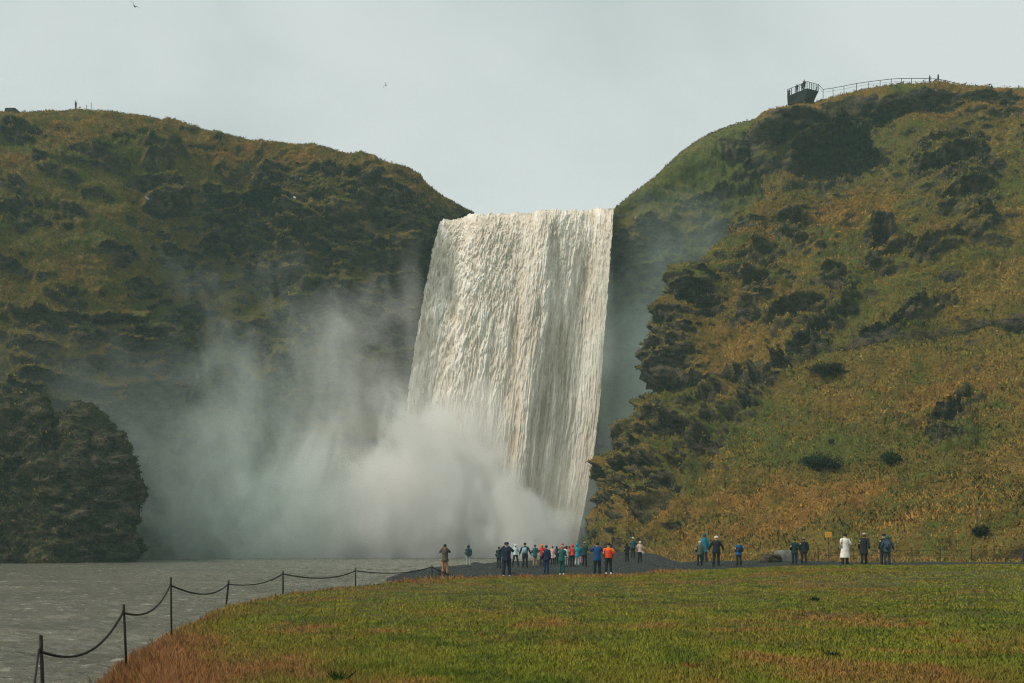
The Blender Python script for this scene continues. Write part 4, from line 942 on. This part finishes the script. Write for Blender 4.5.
l = gp(828.3, 73); zc = CZ+(HY-534.6)/F*73; sg = empty('warning_sign', l); setp(sg, 'small square yellow sign above the path left of the white poncho', 'sign')
mb = MB(); mb.tube([(0,.03,-.3),(0,.03,zc-l[2]+.1)], .025, 6); mb.build('pole', M_wood, sg)
mb = MB(); mb.box((0,0,zc-l[2]), (.215,.012,.18), None, .2); mb.build('sign_plate', M_yel, sg)
mb = MB(); z_ = zc-l[2]; mb.tube([(-.10,-.016,z_-.09),(.10,-.016,z_-.09),(0,-.016,z_+.10),(-.10,-.016,z_-.09)], .008, 4); mb.build('symbol', flatmat('brown_print', (.35,.13,.02), .6, .1), sg)

# ------------------------------------------------------------------ lookout platform and railing on the right-hand top
M_steel = flatmat('dark_steel', (.006,.008,.009), .6, .25, 2)
D1 = 191.0
def wp(px, py, D): return Vector(W(px, py, D))
A, B_, Cc = wp(787.2, 96.5, 199.5), wp(807, 88.0, 196), wp(818.5, 91, 197.3)
zd = (A.z+B_.z+Cc.z)/3; A.z = B_.z = Cc.z = zd
Dk, E_ = Vector((Cc.x+.3, Cc.y+5.5, zd)), Vector((A.x+1.6, A.y+5, zd))
plat = empty('lookout_platform', tuple(B_)); setp(plat, 'dark steel lookout platform jutting out over the edge of the right hilltop', 'platform')
rel = [p_-B_ for p_ in (A, B_, Cc, Dk, E_)]
mb = MB(); mb.loft([[p_+Vector((0,0,-.12)) for p_ in rel], [p_ for p_ in rel]]); mb.build('deck', M_steel, plat)
low = [rel[0]+Vector((.15,.3,-1.35)), rel[1]+Vector((-.3,.6,-2.2)), rel[2]+Vector((-.2,.5,-.55)), rel[3]+Vector((0,0,-.5)), rel[4]+Vector((0,0,-1.2))]
mb = MB(); mb.loft([low, [p_+Vector((0,0,-.125)) for p_ in rel]]); mb.build('underframe', M_steel, plat)
for a, b, k in ((rel[0], rel[1], 5), (rel[1], rel[2], 5), (rel[4], rel[0], 5), (rel[2], rel[3], 5)):
    for i in range(k):
        q = a.lerp(b, (i+.02)/k)*.985; mb = MB(); mb.tube([q, q+Vector((0,0,1.15))], .06, 6); mb.build('railing_post', M_steel, plat)
    mb = MB(); mb.tube([a*.985+Vector((0,0,1.18)), b*.985+Vector((0,0,1.18))], .045, 6); mb.build('top_rail', M_steel, plat)
    for zz in (.3,.6,.9): mb = MB(); mb.tube([a*.985+Vector((0,0,zz)), b*.985+Vector((0,0,zz))], .012, 4); mb.build('rail_wire', M_steel, plat)
rl = empty('railing', tuple(wp(822, 92, 193))); setp(rl, 'thin steel railing running along the skyline from the lookout platform', 'railing')
R0 = rl.location.copy(); prev = None; 
pxs = [822,832,843,855,867,879,890,902,913,924,935,946,956]; rp = []
ry = {822:89.5,832:88,843:86,855:83.5,867:81.8,879:80.3,890:79,902:78.5,913:78.3,924:78.5,935:79,946:80.5,956:83.5}
for px in pxs:
    q = skyline('hill', px); t_ = wp(px, ry[px], q.y); z_ = min(q.z, t_.z-.7)
    mb = MB(); mb.tube([Vector((q.x,q.y,z_-.4))-R0, Vector((q.x,q.y,t_.z))-R0], .05, 6); mb.build('railing_post', M_steel, rl); rp.append(Vector((q.x, q.y, t_.z))-R0)
mb = MB(); mb.tube([Cc+Vector((0,0,1.18))-R0]+rp, .05, 6); mb.build('top_rail', M_steel, rl)
mb = MB(); mb.tube([Cc+Vector((0,0,.6))-R0]+[p_-Vector((0,0,.5)) for p_ in rp], .018, 4); mb.build('rail_wire', M_steel, rl)
DK = (.012,.016,.016)
G3 = 'people on the lookout above the falls'
for off, yaw, ps, cc_, hh, lb in ((rel[0]+Vector((.55,.7,0)),20,'chest',(.02,.03,.03),1.62,'person leaning at the left corner rail of the lookout platform'),(rel[0].lerp(rel[1], .48)+Vector((.2,.5,0)),160,'chest',DK,1.75,'person standing alone at the middle of the lookout front rail'),
    (rel[0].lerp(rel[1], .80)+Vector((.1,.9,0)),170,'pocket',(.05,.06,.06),1.68,'shorter person in grey beside the tall one on the lookout'),(rel[1]+Vector((-.25,.8,0)),200,'chest',DK,1.88,'tallest dark figure at the front corner of the lookout')):
    person(tuple(B_+off), hh, yaw, ps, cc_, DK, lb, group=G3)
G4 = 'walkers on the skyline of the right hill'
for px, tp, cc_, lb in ((930.8,77.5,(.02,.025,.025),'person in dark clothes behind the skyline railing, left one of two'),(939.2,76,DK,'taller dark person behind the skyline railing, right one of two')):
    q = skyline('hill', px); q.y += .6; hh = CZ+(HY-tp)/F*q.y-(q.z-.1); person((q.x, q.y, q.z-.1), min(max(hh, 1.6), 1.95), 90, 'pocket', cc_, DK, lb, group=G4)
q, _ = on_hill('hill', 994.5, 95); q = Vector((q.x, q.y, q.z)); person(tuple(q), 1.75, -70, 'stride', (.015,.025,.02), DK, 'person walking with a backpack below the skyline near the right edge', bag='pack', group=G4)
q = skyline('cliff', 77); person((q.x, q.y, q.z-.1), 1.7, 80, 'stand', DK, DK, 'tiny distant person on the skyline of the left cliff')
q = skyline('cliff', 13); h = MB(); 
for dx, w_ in ((0,1.1),):
    h.loft([[Vector((x*w_, y*.8, z)) for x, y in ((-1,-1),(1,-1),(1,1),(-1,1))] for z, w_ in ((-.3,1.1),(.45,1.1),(.62,.8))])
o = h.build('rock_cairn', M_dkrock); o.location = q; setp(o, 'low dark block of stones on the skyline at the far left', 'rock')
for px in (88, 92):
    q = skyline('cliff', px); mb = MB(); mb.tube([q-Vector((0,0,.3)), q+Vector((0,0,1.5 if px == 92 else 1.0))], .05, 6); setp(mb.build('post', M_wood), 'thin %s post on the left skyline beside the tiny person' % ('taller' if px == 92 else 'shorter'), 'post')

# ------------------------------------------------------------------ seabirds
M_bird = flatmat('dark_feathers', (.035,.045,.045), .8, .2, 6)
def bird(loc, span, roll, yaw, label, flex=.12):
    root = empty('seabird', loc); root.rotation_euler = (R(8), R(roll), R(yaw)); setp(root, label, 'bird')
    mb = MB(); b_ = []
    for y, r_ in ((-.26,.012),(-.20,.035),(-.08,.060),(.06,.065),(.16,.045),(.22,.036),(.27,.034),(.31,.012),(.36,.004)):
        b_.append([Vector((r_*math.cos(t), y, r_*.9*math.sin(t))) for t in [2*math.pi*k/10 for k in range(10)]])
    mb.loft(b_); n1 = len(mb.v)
    for s in (-1, 1):
        rings = []
        for u, ch, sw, z in ((0.03,.16,.02,.01),(.18,.17,.04,.05+flex*.5),(.34,.14,.03,.07+flex),(.48,.10,-.03,.05+flex*.8),(.58,.03,-.10,.02+flex*.5)):
            rings.append([Vector((s*u, sw+ch*.5, z)), Vector((s*u, sw, z+.012)), Vector((s*u, sw-ch*.5, z)), Vector((s*u, sw, z-.006))])
        mb.loft(rings)
    mb.loft([[Vector((x*w_, y, z)) for x, z in ((-1,.006),(1,.006),(1,-.006),(-1,-.006))] for y, w_ in ((-.22,.03),(-.38,.08))])
    b = mb.build('body', M_bird, root, True); root.scale = (span/1.16,)*3
bird(tuple(W(134.5, 6.2, 95)), 1.0, 41, 4, 'dark seabird gliding with spread wings at the top left of the sky')
bird(tuple(W(386, 85.5, 120)), .85, -60, 20, 'small dark seabird banking steeply in the middle of the sky', .2)
M_white = flatmat('white_feathers', (.75,.75,.72), .8, .05, 6)
def perched(hn, px, py, label):
    p, n_ = on_hill(hn, px, py); mb = MB()
    mb.loft([[Vector((r_*math.cos(t)+0, y, r_*.9*math.sin(t)+z)) for t in [2*math.pi*k/8 for k in range(8)]] for y, r_, z in ((-.32,.01,.16),(-.15,.09,.17),(.02,.14,.2),(.15,.11,.24),(.2,.07,.33),(.26,.065,.36),(.33,.01,.35))])
    o = mb.build('seabird', M_white, None, True); o.location = p+Vector(n_)*.12; o.rotation_euler[2] = px; o.scale = (1.4,)*3; setp(o, label, 'bird')
perched('cliff', 296, 198, 'white seabird resting on the mossy ledge left of the falls'); perched('cliff', 302, 180, 'white seabird on the grass just above the mossy ledge')
perched('cliff', 147, 203, 'white seabird below the dark alcove of the left cliff'); perched('wall', 634, 218, 'white seabird on the misty cliff right of the falls lip')
